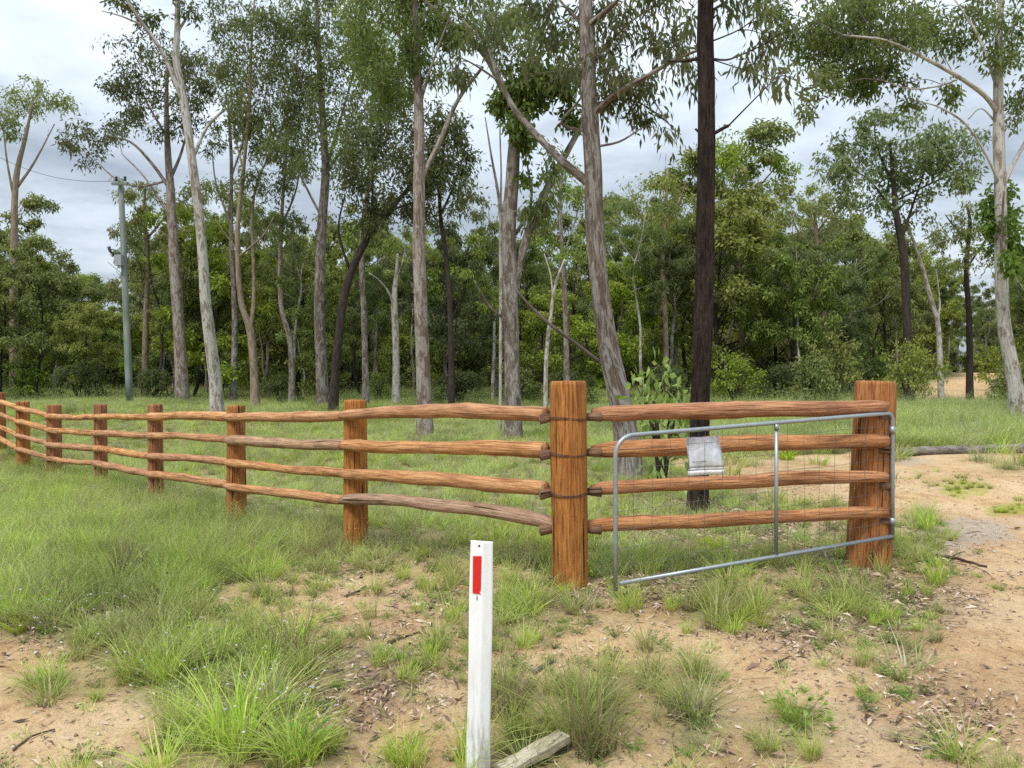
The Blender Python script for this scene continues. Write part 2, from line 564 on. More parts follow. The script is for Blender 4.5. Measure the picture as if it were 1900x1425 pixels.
W_POST = wood('stained_post_wood', (.49, .205, .052), (.37, .128, .026), (.115, .036, .010))
W_RAIL = wood('stained_rail_wood', (.66, .36, .155), (.51, .220, .070), (.21, .078, .024), .45)
W_RAILR = wood('red_stained_rail_wood', (.62, .305, .118), (.48, .185, .054), (.18, .062, .019), .45)
W_GREY = wood('weathered_rail_wood', (.54, .36, .22), (.42, .235, .125), (.16, .08, .04))
W_CUT = wood('dark_cut_wood', (.30, .17, .10), (.20, .105, .06), (.06, .03, .02))
W_PLANK = wood('bleached_plank_wood', (.58, .52, .38), (.46, .40, .28), (.24, .20, .14))


def simple(name, col, rough=.5, metal=0.0, ns=40, amt=.25, spec=.4):
    m, t, out = new_mat(name)
    pos = N(t, 'ShaderNodeTexCoord').outputs['Object']
    g = noise(t, pos, ns, 4, .6)
    lo = tuple(c * (1 - amt) for c in col)
    hi = tuple(min(1, c * (1 + amt)) for c in col)
    bsdf(t, out, mix(t, g, lo, hi), rough, g, .15, .003, metal, spec)
    return m


M_GALV = simple('galvanised_steel', (.31, .345, .36), .45, .55, 30, .25)
M_WIRE = simple('rusty_wire', (.075, .055, .048), .7, .3, 60, .4)
M_MESH = simple('dull_mesh_wire', (.14, .13, .12), .6, .4, 60, .3)
M_BLACK = simple('black_fitting', (.012, .012, .014), .5)
M_REFL = simple('red_reflector', (.62, .012, .012), .28, 0, 300, .12, .6)
M_HOLE = simple('dark_hole', (.01, .01, .01), .9)
M_BOX = simple('grey_metal_box', (.30, .31, .34), .5)


def guide_paint():
    m, t, out = new_mat('white_guide_post_paint')
    pos = N(t, 'ShaderNodeTexCoord').outputs['Object']
    g = noise(t, mapped(t, pos, (1, 1, .12)), 38, 5, .65)
    sm = noise(t, mapped(t, pos, (1, 1, .35)), 14, 4, .6)
    z = N(t, 'ShaderNodeSeparateXYZ', {0: pos}).outputs[2]
    low = ramp(t, math_(t, 'ADD', z, math_(t, 'MULTIPLY', sm, .35)), [(.30, 1), (.75, 0)])     # splashed dirt near the foot
    c = mix(t, ramp(t, g, [(.3, 0), (.6, 1)]), (.78, .81, .83), (.86, .88, .89))
    c = mix(t, math_(t, 'MULTIPLY', ramp(t, sm, [(.55, 0), (.72, 1)]), .35), c, (.52, .55, .56))
    c = mix(t, math_(t, 'MULTIPLY', low, ramp(t, g, [(.42, 0), (.62, .75)])), c, (.30, .28, .24))
    bsdf(t, out, c, .55, g, .25, .002, spec=.35)
    return m


M_GUIDE = guide_paint()


def sign_mat(name, lo, hi):
    m, t, out = new_mat(name)
    pos = N(t, 'ShaderNodeTexCoord').outputs['Object']
    g = noise(t, mapped(t, pos, (1, 1, 1)), 26, 5, .65, .6)
    bsdf(t, out, mix(t, ramp(t, g, [(.35, 0), (.65, 1)]), lo, hi), .45, g, .4, .004, .1, .5)
    return m


M_SIGN = sign_mat('faded_silver_sheet', (.42, .44, .47), (.64, .66, .69))
M_SIGNW = sign_mat('white_sheet_edge', (.68, .69, .70), (.84, .84, .84))


def pole_mat():
    m, t, out = new_mat('treated_green_pole')
    lc = attr(t, 'lc').outputs['Vector']
    g = noise(t, mapped(t, lc, (1, 1, .05)), 16, 5, .65)
    b = noise(t, mapped(t, lc, (1, 1, .25)), 3, 3, .5)
    c = mix(t, ramp(t, b, [(.35, 0), (.65, 1)]), (.15, .185, .155), (.28, .30, .28))
    c = mix(t, math_(t, 'MULTIPLY', ramp(t, g, [(.3, 1), (.5, 0)]), .6), c, (.09, .12, .095))
    bsdf(t, out, c, .85, g, .5, .01, spec=.2)
    return m


M_POLE = pole_mat()


def ground_mat():
    m, t, out = new_mat('sandy_soil')
    pos = N(t, 'ShaderNodeTexCoord').outputs['Object']
    veg = attr(t, 'veg').outputs['Fac']
    gra = attr(t, 'gravel').outputs['Fac']
    lit = attr(t, 'litter').outputs['Fac']
    moss = attr(t, 'moss').outputs['Fac']
    big = noise(t, pos, .9, 4, .55)
    med = noise(t, pos, 5.0, 5, .62)
    fine = noise(t, pos, 46, 5, .72)
    vf = noise(t, pos, 170, 3, .7)
    vor = N(t, 'ShaderNodeTexVoronoi', {'Vector': pos, 'Scale': 62.0}, feature='F1')
    c = mix(t, ramp(t, med, [(.34, 0), (.62, 1)]), (.45, .275, .140), (.66, .455, .255))
    c = mix(t, ramp(t, big, [(.42, 0), (.62, .7)]), c, (.68, .51, .315))
    c = mix(t, math_(t, 'MULTIPLY', ramp(t, vor.outputs['Distance'], [(.12, 1), (.26, 0)]), ramp(t, N(t, 'ShaderNodeSeparateColor', {0: vor.outputs['Color']}).outputs[0], [(.40, 0), (.60, .85)])),
            c, mix(t, N(t, 'ShaderNodeSeparateColor', {0: vor.outputs['Color']}).outputs[1], (.17, .115, .075), (.66, .56, .42)))
    pit = noise(t, pos, 27, 4, .65, .4)
    c = mix(t, math_(t, 'MULTIPLY', ramp(t, pit, [(.30, 1), (.42, 0)]), .65), c, (.13, .085, .05))
    c = mix(t, .75, c, mix(t, fine, (.30, .28, .26), (1.6, 1.6, 1.58)), 'MULTIPLY')
    c = mix(t, .5, c, mix(t, vf, (.35, .34, .33), (1.6, 1.6, 1.6)), 'MULTIPLY')
    gcol = mix(t, fine, (.17, .16, .155), (.46, .45, .44))
    c = mix(t, math_(t, 'MULTIPLY', ramp(t, math_(t, 'ADD', gra, math_(t, 'MULTIPLY', math_(t, 'SUBTRACT', med, .5), 1.4)), [(.35, 0), (.75, 1)]), ramp(t, fine, [(.34, 0), (.6, .9)])), c, gcol)
    lcol = mix(t, ramp(t, fine, [(.3, 0), (.7, 1)]), (.075, .052, .036), (.30, .215, .145))
    c = mix(t, math_(t, 'MULTIPLY', lit, ramp(t, med, [(.36, .15), (.60, 1)])), c, lcol)
    vcol = mix(t, ramp(t, fine, [(.3, 0), (.7, 1)]), (.10, .125, .045), (.27, .28, .12))
    c = mix(t, math_(t, 'MULTIPLY', veg, ramp(t, med, [(.2, .6), (.5, 1)])), c, vcol)
    c = mix(t, math_(t, 'MULTIPLY', ramp(t, math_(t, 'ADD', moss, math_(t, 'MULTIPLY', math_(t, 'SUBTRACT', med, .5), 1.6)), [(.4, 0), (.7, 1)]), ramp(t, fine, [(.40, 0), (.56, 1)])), c, (.30, .33, .045))
    h = math_(t, 'ADD', math_(t, 'MULTIPLY', med, 1.0), math_(t, 'ADD', math_(t, 'MULTIPLY', fine, .55), math_(t, 'MULTIPLY', vf, .2)))
    bsdf(t, out, c, .95, h, .9, .035, spec=.12)
    return m


M_GROUND = ground_mat()


def scatter_leaf_mat():
    m, t, out = new_mat('fallen_leaf')
    gi = N(t, 'ShaderNodeNewGeometry').outputs['Random Per Island']
    c = ramp(t, gi, [(0, (.07, .045, .03)), (.22, (.13, .085, .06)), (.42, (.27, .18, .125)), (.70, (.43, .31, .22)), (1, (.62, .51, .39))])
    bsdf(t, out, c, .7, spec=.25)
    return m


M_LITTER = scatter_leaf_mat()


def pebble_mat():
    m, t, out = new_mat('pebble')
    gi = N(t, 'ShaderNodeNewGeometry').outputs['Random Per Island']
    c = ramp(t, gi, [(0, (.16, .10, .065)), (.35, (.34, .23, .14)), (.7, (.48, .38, .27)), (1, (.58, .54, .48))])
    bsdf(t, out, c, .85, spec=.2)
    return m


M_PEB = pebble_mat()
M_FLOWER = simple('pale_mauve_petals', (.56, .52, .64), .6, 0, 80, .25)

# ------------------------------------------------------------------ where things grow (evaluated on world points)
FENCE = [at(p[0], p[4][0], p[1])[:2] for p in POSTS] + [at(1058, 800, D_CORNER)[:2], at(1622, 800, D_RIGHT)[:2]]
FENCE = np.array(FENCE)


def behind_fence(x, y):
    """> 0 beyond the fence line"""
    yy = np.interp(x, FENCE[:, 0], FENCE[:, 1], right=1e3)
    return y - yy


def blob(px, py, L):
    v = np.zeros_like(px)
    for cx, cy, rx, ry, a in L:
        v += a * np.exp(-(((px - cx) / rx) ** 2 + ((py - cy) / ry) ** 2))
    return v


B_GRASS = [(120, 985, 300, 90, 1.3), (260, 1110, 190, 80, 1.1), (70, 1080, 130, 80, 1.0), (420, 1340, 150, 80, 1.1), (330, 1225, 150, 50, .8), (470, 1185, 50, 45, .5),
           (480, 960, 250, 45, .8), (740, 1005, 330, 28, .55), (1230, 1040, 140, 28, .45), (1110, 1310, 70, 70, .8), (1290, 1280, 55, 60, .7),
           (1330, 1135, 75, 35, .75), (955, 1130, 55, 40, .65), (1490, 1330, 70, 40, .6), (1650, 1130, 100, 45, .5), (1690, 1220, 70, 35, .4), (1000, 1390, 80, 40, .5),
           (1712, 965, 32, 38, .6), (90, 1290, 50, 30, .6), (180, 1410, 60, 25, .4), (700, 1220, 40, 35, .35), (590, 1400, 70, 35, .6), (720, 1390, 40, 40, .45),
           (930, 1280, 40, 60, .6), (640, 1040, 120, 30, .45), (1290, 1360, 60, 40, .5), (1000, 1150, 80, 40, .3), (1560, 1090, 60, 30, .3), (1868, 872, 50, 10, .5), (1780, 905, 80, 10, .35), (1708, 975, 22, 28, .4), (1790, 1062, 60, 14, .3), (10, 860, 150, 50, .8), (1800, 1140, 60, 40, .3)]
B_BARE = [(1800, 920, 170, 42, 1.3), (1590, 866, 100, 22, 1.2), (1905, 1050, 120, 110, 1.2), (1880, 1260, 170, 150, .8), (620, 1120, 150, 60, .7), (760, 1250, 90, 90, .5),
          (720, 1340, 70, 60, .6), (120, 1340, 160, 45, .7), (60, 1220, 80, 35, .6), (430, 1105, 80, 35, .6), (110, 1365, 190, 45, .7), (90, 1230, 90, 28, .5), (1450, 1060, 90, 40, .4), (1190, 1200, 170, 40, .5), (1480, 1230, 160, 50, .5),
          (1700, 1350, 160, 70, .6), (1550, 1250, 150, 40, .3), (1420, 985, 170, 40, .9)]
B_LITTER = [(1290, 950, 110, 30, 1.0), (1450, 1000, 180, 35, .9), (700, 1250, 120, 90, .8), (1650, 1110, 170, 60, .8), (1750, 1320, 180, 90, .7), (1220, 1090, 200, 40, .6), (620, 1300, 90, 60, .7), (640, 1030, 90, 30, .6),
            (880, 1100, 130, 80, .35), (1300, 950, 90, 35, .8), (1400, 1390, 160, 50, .5), (550, 1230, 80, 50, .6), (1500, 1180, 120, 40, .5), (100, 1180, 100, 40, .5)]
B_GRAVEL = [(1800, 985, 110, 35, 1.0), (1720, 1030, 60, 25, .7), (1690, 855, 60, 12, .8), (1620, 1390, 120, 40, .3)]
B_MOSS = [(1790, 905, 60, 18, 1.0), (1880, 945, 60, 14, 1.1), (1690, 880, 60, 14, .5)]


def far_track(x, y):
    """the pale track climbing the rise at the right"""
    cx = np.interp(y, [26, 34, 40, 48, 60, 80], [14.0, 20.3, 23.6, 28.5, 37, 52])
    return np.exp(-((x - cx) / (1.5 + .02 * y)) ** 4) * np.clip((y - 31) / 3, 0, 1) * np.clip((75 - y) / 5, 0, 1)


LOG_Y = ground_at(1780, 843)[1]


def fields(x, y):
    z = T(x, y)
    px, py = proj(x, y, z)
    near = np.clip((16 - y) / 3.0, 0, 1) * (y > 1.2)
    bh = behind_fence(x, y)
    back = np.clip(bh / .5 + .3, 0, 1)
    trk = blob(px, py, B_BARE[:4]) * near
    g = blob(px, py, B_GRASS) * near
    bare = blob(px, py, B_BARE) * near
    pn = smooth_noise(x, y, 1.4, 21) * .5 + smooth_noise(x, y, 4.0, 22) * .35
    veg = np.clip(.16 + g - bare * .8 + pn * .22 + .62 * np.clip((-x - 5.5) / 2.5, 0, 1) * np.clip((y - 7) / 2, 0, 1), 0, 1)
    veg = np.where(back > .5, np.clip(.85 + pn * .25 - 1.5 * trk - .4 * blob(px, py, [B_BARE[-1]]) * near, 0, 1), veg)
    right = (x > 2.95) & (y > 5.5)
    veg = np.where(right, np.clip(np.where(y > LOG_Y + .40 + .012 * (x - 8), .95, .12) + pn * .2 + g * .9, 0, 1) * (1 - np.clip((trk - .8 * g) * np.clip((14 - y) / 2, 0, 1), 0, 1)), veg)
    veg = veg * (1 - far_track(x, y))
    lit = np.clip(blob(px, py, B_LITTER) * near + np.clip((y - 26) / 8, 0, .6) * (1 - far_track(x, y)), 0, 1)
    gra = np.clip(blob(px, py, B_GRAVEL) * near, 0, 1)
    moss = np.clip(blob(px, py, B_MOSS) * near, 0, 1)
    cen = np.interp(y, [4, 6, 8, 10, 13], [5.6, 4.6, 4.7, 5.3, 5.0])
    rut = (np.exp(-((x - cen - .75) / .22) ** 2) + np.exp(-((x - cen + .75) / .22) ** 2)) * np.clip(trk, 0, 1)
    z = z - .035 * rut
    return z, px, py, veg, lit, gra, moss, np.clip(trk, 0, 1)


# ------------------------------------------------------------------ ground
def axis(dense0, dense1, step, lo, hi, grow):
    a = list(np.arange(dense0, dense1, step))
    s, v = step, dense0
    left = []
    while v > lo:
        s *= grow
        v -= s
        left.append(v)
    s, v = step, a[-1]
    rt = []
    while v < hi:
        s *= grow
        v += s
        rt.append(v)
    return np.array(left[::-1] + a + rt)


gx = axis(-4.5, 6.0, .05, -420, 420, 1.045)
gy = axis(2.4, 9.0, .05, -25, 620, 1.03)
GX, GY = np.meshgrid(gx, gy)
gz, gpx, gpy, gveg, glit, ggra, gmoss, gtrk = fields(GX.ravel(), GY.ravel())
rough = np.clip((11 - GY.ravel()) / 4, 0, 1)
gz = gz + rough * (.012 * smooth_noise(GX.ravel(), GY.ravel(), 14, 31) + .007 * smooth_noise(GX.ravel(), GY.ravel(), 31, 32)) * (1 - .3 * gtrk)
V = np.stack((GX.ravel(), GY.ravel(), gz), -1)
nx, ny = len(gx), len(gy)
ii, jj = np.meshgrid(np.arange(ny - 1), np.arange(nx - 1), indexing='ij')
F = np.stack((ii * nx + jj, ii * nx + jj + 1, (ii + 1) * nx + jj + 1, (ii + 1) * nx + jj), -1).reshape(-1, 4)
fy = GY.ravel()[F].mean(1)
fx = GX.ravel()[F].mean(1)
ft = far_track(fx, fy) > .4
drv = (gtrk[F].mean(1) > .45) & (fy < 16) & (fx > 2.6)
at_all = {'veg': gveg, 'litter': glit, 'gravel': ggra, 'moss': gmoss}


def sub_ground(name, mask):
    f = F[mask]
    u, inv = np.unique(f.ravel(), return_inverse=True)
    o = mk(name, V[u], inv.reshape(-1, 4), M_GROUND, attrs={k: v[u] for k, v in at_all.items()})
    return tag(o, kind='structure')


sub_ground('ground', ~(ft | drv))
sub_ground('hillside_track', ft)
sub_ground('driveway', drv)


# ------------------------------------------------------------------ the log fence
fence = empty('log_fence', (FENCE[-2][0], FENCE[-2][1], 0), 'long orange stained log fence with four rails, bending at the thick corner post', 'fence')
FO = np.array(fence.location)


def post(px, Y, wpx, top, base_z=None, label=None, taper=1.0, lean=0.0, seed=0, name='post'):
    c = at(px, top, Y)
    r = wpx * Y / FPX / 2
    zt = c[2]
    zb = T1(c[0], Y) - .35
    zs = np.array([zb, zb + .35, zb + .35 + .25 * (zt - zb), zb + .35 + .5 * (zt - zb - .35), zb + .35 + .75 * (zt - zb - .35), zt - .03, zt - .008, zt])
    zs = np.sort(zs)
    rr = r * np.array([taper * 1.03, taper * 1.02, 1 + (taper - 1) * .75, 1 + (taper - 1) * .5, 1 + (taper - 1) * .25, 1.0, .97, .90])
    P = np.stack((c[0] + lean * (zs - zt), np.full(len(zs), Y), zs), -1)
    a = Acc()
    a.tube(P, rr, 22, seed, .018, bevel=.004, lob=.03)
    o = a.build(name, W_POST, fence, org=FO)
    if label:
        o['label'] = label
    return o, c, r


post_objs = []
for i, (px, Y, w, top, rails) in enumerate(POSTS):
    post_objs.append(post(px, Y, w, top, seed=i, taper=1.08))
pc = post(1054, D_CORNER, 69, 707, label='thick corner post', taper=.98, lean=-.012, seed=20)
pr = post(1624, D_RIGHT, 70, 707, label='thick gate post', taper=1.10, lean=.03, seed=21)


def rail(A, B, r0, r1, mat, seed, bow=0.0, wob=.014, tipa=.62, tipb=.62, label=None):
    """a round pole from A to B, thinner at the trimmed ends; bow lifts its middle"""
    rg = np.random.default_rng(seed)
    m = 26
    t = np.linspace(0, 1, m)
    P = A + (B - A) * t[:, None]
    ph = rg.uniform(0, 6.28, 4)
    env = np.sin(math.pi * t) ** .6
    P[:, 2] += env * (wob * np.sin(2.2 * math.pi * t + ph[0]) + wob * .6 * np.sin(5.1 * math.pi * t + ph[1]) + bow)
    nrm = unit(np.array((-(B - A)[1], (B - A)[0], 0.0)))
    P += nrm * (env * (wob * np.sin(2.6 * math.pi * t + ph[2]) + wob * .5 * np.sin(6 * math.pi * t + ph[3])))[:, None]
    rr = r0 + (r1 - r0) * t
    rr = rr * (1 + .05 * np.sin(7 * t + ph[1]) + .035 * np.sin(17 * t + ph[2]))
    for _ in range(3):
        k = rg.uniform(.12, .88)
        rr = rr * (1 + rg.uniform(.05, .13) * np.exp(-((t - k) / .018) ** 2))      # knots
    rr = rr * np.where(t < .05, tipa + (1 - tipa) * t / .05, 1) * np.where(t > .95, tipb + (1 - tipb) * (1 - t) / .05, 1)
    a = Acc()
    a.tube(P, rr, 14, seed, .022, bevel=.004)
    o = a.build('rail', mat, fence, org=FO)
    if label:
        o['label'] = label
    return o


def pt(px, py, Y):
    return at(px, py, Y)


line_dir = unit(np.array((FENCE[7][0] - FENCE[8][0], FENCE[7][1] - FENCE[8][1], 0)))
front = np.array((-line_dir[1], line_dir[0], 0))
if front[1] > 0:
    front = -front
sd_ = 100
for k in range(len(POSTS) - 1):
    for j in range(4):
        A = at(POSTS[k][0], POSTS[k][4][j], POSTS[k][1])
        B = at(POSTS[k + 1][0], POSTS[k + 1][4][j], POSTS[k + 1][1])
        d = unit(B - A)
        sd_ += 1
        r = .048 + .010 * ((k * 7 + j * 5) % 4) / 3
        grey = (k == 6 and j == 1)
        fo = front * (post_objs[k][2] * .80 + .012)
        fo2 = front * (post_objs[k + 1][2] * .45)
        rail(A + fo - d * .10, B + fo2 - d * .02, r * 1.05, r, W_GREY if grey else W_RAIL, sd_, bow=.012 * ((j * 3 + k) % 3 - 1), wob=.006,
             label='weathered grey rail' if grey else None)
for j, (ya, yb) in enumerate(((770, 770), (825, 836), (877, 907), (927, 975))):
    A = at(650, ya, 7.7) + front * (post_objs[7][2] * .85)
    B = at(1012 if j < 3 else 1034, yb - (1 if j < 3 else 0), D_CORNER + (.03 if j < 3 else 0))
    rail(A - unit(B - A) * .03, B, .057, .064 if j < 3 else .055, W_GREY if j == 3 else W_RAIL, 300 + j, bow=(.030, .0, .006, .070)[j], wob=.007, tipb=.96 if j < 3 else .6,
         label='greyish bowed bottom rail' if j == 3 else None)
for j, (ya, yb, r) in enumerate(((768, 754, .066), (836, 818, .068), (908, 885, .057), (977, 951, .056))):
    A = at(1098 if j < 3 else 1076, ya, D_CORNER + .03)
    B = at(1645, yb, D_RIGHT - .17)
    rail(A, B, r, r * .93, W_RAILR, 320 + j, bow=(.0, .010, .018, .008)[j], wob=.006, tipa=.6, tipb=.75)

# trimmed tenons at the corner post, wire ties, notches
for j, (yl, yr) in enumerate(((772, 771), (838, 838), (911, 910), (978, 980))):
    for side, yy in ((-1, yl), (1, yr)):
        x0 = 1030 if side < 0 else 1088
        a = Acc()
        c = at(x0, yy + 2, D_CORNER + .02)
        e = at(x0 + side * 28, yy + (7 if side < 0 else 2), D_CORNER)
        a.tube(np.array([c, c * .6 + e * .4, e]), [.030, .037, .044], 9, 700 + j, .12, bevel=.01)
        a.build('rail_tenon', W_CUT, fence, org=FO)
    if j < 3:
        z = at(1056, yl + 5, D_CORNER)[2]
        c = pc[1]
        th = np.linspace(0, 2 * math.pi, 33)
        for dz in (0, .011):
            a = Acc()
            rr = pc[2] * 1.025
            a.tube(np.stack((c[0] + rr * np.cos(th) * 1.0 - .012 * (z - c[2]), D_CORNER + rr * np.sin(th), z + dz + .008 * np.sin(th * 2 + j)), -1), np.full(33, .0028), 6, cap=False)
            a.build('wire_tie', M_WIRE, pc[0])
for o in pc[0].children:
    o.location = -FO
for j, yy in enumerate((764, 826, 893, 958)):
    a = Acc()
    c = at(1632, yy + 8, D_RIGHT - .155)
    e = at(1655, yy + 9, D_RIGHT - .10)
    a.tube(np.array([c, .5 * (c + e), e]), [.03, .042, .03], 9, 720 + j, .16, bevel=.01)
    a.build('rail_notch', W_CUT, fence, org=FO)

# ------------------------------------------------------------------ the mesh gate
G0, G1 = np.array(at(1142, 1000, 5.31)), np.array(at(1656, 900, 6.14))


def gp(u, py0, py1):
    """point on the gate: u along it, heights interpolated between pixel rows at both ends"""
    Y = 5.31 + (6.14 - 5.31) * u
    p0, p1 = at(1142, py0, 5.31), at(1656, py1, 6.14)
    return p0 + (p1 - p0) * u


gate = empty('mesh_gate', tuple(gp(1, 1085, 993)), 'galvanised tube farm gate with wire mesh, swung open in front of the right fence panel', 'gate')
GO = np.array(gate.location)
TOPL, TOPR, BOTL, BOTR = 810, 766, 1084, 995


def gz_(u, v):
    """u along, v = 0 bottom .. 1 top"""
    return gp(u, BOTL, BOTR) * (1 - v) + gp(u, TOPL, TOPR) * v


a = Acc()
pts = [gz_(0, -.045), gz_(0, .3), gz_(0, .82)]
for th in np.linspace(0, math.pi / 2, 7):
    pts.append(gz_(.052 * (1 - math.cos(th)), .87 + .13 * math.sin(th)))
pts += [gz_(.3, 1), gz_(.7, 1), gz_(.975, 1)]
for th in np.linspace(0, math.pi / 2, 5)[1:]:
    pts.append(gz_(.975 + .025 * math.sin(th), .94 + .06 * math.cos(th)))
pts += [gz_(1, .5), gz_(1, -.03)]
P = np.array(pts)
a.tube(P, np.full(len(P), .0165), 10, 1)
a.build('gate_frame', M_GALV, gate, org=GO)
a = Acc()
a.tube(np.array([gz_(0.012, .0), gz_(.5, 0), gz_(1, 0)]), [.0165] * 3, 10)
a.build('bottom_bar', M_GALV, gate, org=GO)
a = Acc()
a.tube(np.array([gz_(.545, .0), gz_(.545, .985)]), [.0145] * 2, 10)
a.build('upright_bar', M_GALV, gate, org=GO)
a = Acc()
e = gz_(.545, .96)
a.tube(np.array([e + (0, -.004, -.012), e + (0, -.004, .03)]), [.019] * 2, 10)
a.build('upright_collar', M_GALV, gate, org=GO)
rg = np.random.default_rng(5)
for k in range(1, 17):
    u = k / 17.0 + rg.normal() * .002
    a = Acc()
    s = np.linspace(0.005, .985 if k > 1 else .9, 9)
    P = np.array([gz_(u, v) for v in s]) + np.stack((rg.normal(size=9) * .003, rg.normal(size=9) * .004 - .004, np.zeros(9)), -1)
    a.tube(P, np.full(9, .0014), 5, cap=False)
    a.build('mesh_wire', M_MESH, gate, org=GO)
for k, v in enumerate((.12, .24, .36, .49, .63, .77, .9)):
    a = Acc()
    s = np.linspace(0.004, .997, 13)
    P = np.array([gz_(u, v) for u in s]) + np.stack((np.zeros(13), rg.normal(size=13) * .003 + .002, rg.normal(size=13) * .004), -1)
    a.tube(P, np.full(13, .0015), 5, cap=False)
    a.build('mesh_wire', M_MESH, gate, org=GO)
for v in (.12, .86):
    a = Acc()
    c = gz_(1.0, v)
    a.tube(np.array([c + (0, 0, -.03), c + (0, 0, .03)]), [.024] * 2, 10)
    a.tube(np.array([c + (.0, 0, 0), c + (.02, .09, 0), c + (.0, .16, 0)]), [.009] * 3, 6)
    a.build('hinge', M_GALV, gate, org=GO)
# strainer chain end at the hinge post
a = Acc()
for k in range(5):
    c = at(1658, 806 + k * 9, 6.16)
    th = np.linspace(0, 2 * math.pi, 9)
    a.tube(np.stack((c[0] + .012 * np.cos(th) * (1 if k % 2 else .3), c[1] + .012 * np.cos(th) * (.3 if k % 2 else 1), c[2] + .024 * np.sin(th)), -1), np.full(9, .004), 5, cap=False)
a.build('gate_chain', M_WIRE, gate, org=GO)

# ------------------------------------------------------------------ sheet hung on the gate
us = np.linspace(.238, .348, 9)
vs = np.linspace(0, 1, 16)
Vs = []
u_dir = unit(gz_(1, .5) - gz_(0, .5))
n_dir = unit(np.array((u_dir[1], -u_dir[0], 0)))
for v in vs:
    for u in us:
        p = gz_(u + .012 * (1 - v) * 0 + (.010 * (1 - v) if u > .29 else -.004 * (1 - v)), .0)
        top = at(1292, 812, 5.5)[2]
        bot = at(1292, 884, 5.5)[2]
        q = np.array((p[0], p[1], bot + (top - bot) * v))
        q += n_dir * (-.012 + .010 * math.sin(u * 60 + v * 3) + .012 * math.sin(v * 5.0))
        Vs.append(q)
Vs = np.array(Vs)
nU = len(us)
i, j = np.meshgrid(np.arange(len(vs) - 1), np.arange(nU - 1), indexing='ij')
Fq = np.stack((i * nU + j, i * nU + j + 1, (i + 1) * nU + j + 1, (i + 1) * nU + j), -1).reshape(-1, 4)
so = Vs.mean(0)
sign = empty('hanging_sign', tuple(so), 'small faded silver sheet with white bottom edge hung on the gate mesh', 'sign')
fr = Fq[3 * (nU - 1):]


def solid(name, faces, mat, th):
    u, inv = np.unique(faces.ravel(), return_inverse=True)
    v = Vs[u] - so
    m = len(u)
    f = inv.reshape(-1, 4)
    V2 = np.vstack((v, v - n_dir * th))
    ed = {}
    for q in f:
        for x, y in zip(q, np.roll(q, -1)):
            ed[(x, y)] = 1
    rim = [(y, x, x + m, y + m) for (x, y) in ed if (y, x) not in ed]
    return mk(name, V2, np.vstack((f, f[:, ::-1] + m, np.array(rim))), mat, sign, True)


solid('sign_sheet', fr, M_SIGN, .003)
solid('folded_edge', Fq[:2 * (nU - 1)], M_SIGNW, .006)
solid('crease', Fq[2 * (nU - 1):3 * (nU - 1)], M_SIGN, .002)
for u in (.245, .335):
    a = Acc()
    p = gz_(u, .97)
    q = np.array((p[0], p[1], at(1292, 815, 5.5)[2]))
    a.tube(np.array([p, q + n_dir * -.01]), [.0016] * 2, 5)
    a.build('hanging_wire', M_MESH, sign, org=so)

# ------------------------------------------------------------------ white guide post
g = at(887, 1440, 3.25)
zb = T1(g[0], g[1])
gpost = empty('guide_post', (g[0], g[1], zb), 'white roadside guide post with a red reflector near its top', 'guide post')
topz = at(894, 1008, 3.25)[2] - zb
topx = at(894, 1008, 3.25)[0] - g[0]
prof = np.array([(-.052, .018), (-.052, -.004), (-.050, -.016), (-.046, -.020), (.006, -.022), (.012, -.020), (.046, -.004), (.051, .000), (.052, .006), (.052, .018)])
zsq = np.concatenate(([-.35], np.linspace(0, topz, 14)))
Vp = []
for zz in zsq:
    sx = topx * max(zz, 0) / topz
    for qx, qy in prof:
        k = 1.0 - .06 * max(zz, 0) / topz
        ztop = zz + (.006 - .06 * qx * 1.2 if zz == zsq[-1] else 0)
        Vp.append((qx * k + sx + .0012 * math.sin(zz * 9 + qx * 40), qy, ztop))
Vp = np.array(Vp)
npf = len(prof)
i, j = np.meshgrid(np.arange(len(zsq) - 1), np.arange(npf), indexing='ij')
Fp = np.stack((i * npf + j, i * npf + (j + 1) % npf, (i + 1) * npf + (j + 1) % npf, (i + 1) * npf + j), -1).reshape(-1, 4)
ctop = Vp[-npf:].mean(0)
Vp = np.vstack((Vp, ctop))
capf = np.array([(len(Vp) - 1 - npf + q, len(Vp) - 1 - npf + (q + 1) % npf, len(Vp) - 1) for q in range(npf)])
mk('post_body', Vp, [Fp, capf], M_GUIDE, gpost, False)


def at_local(px, py):
    p = at(px, py, 3.225)
    return p - np.array((g[0], g[1], zb))


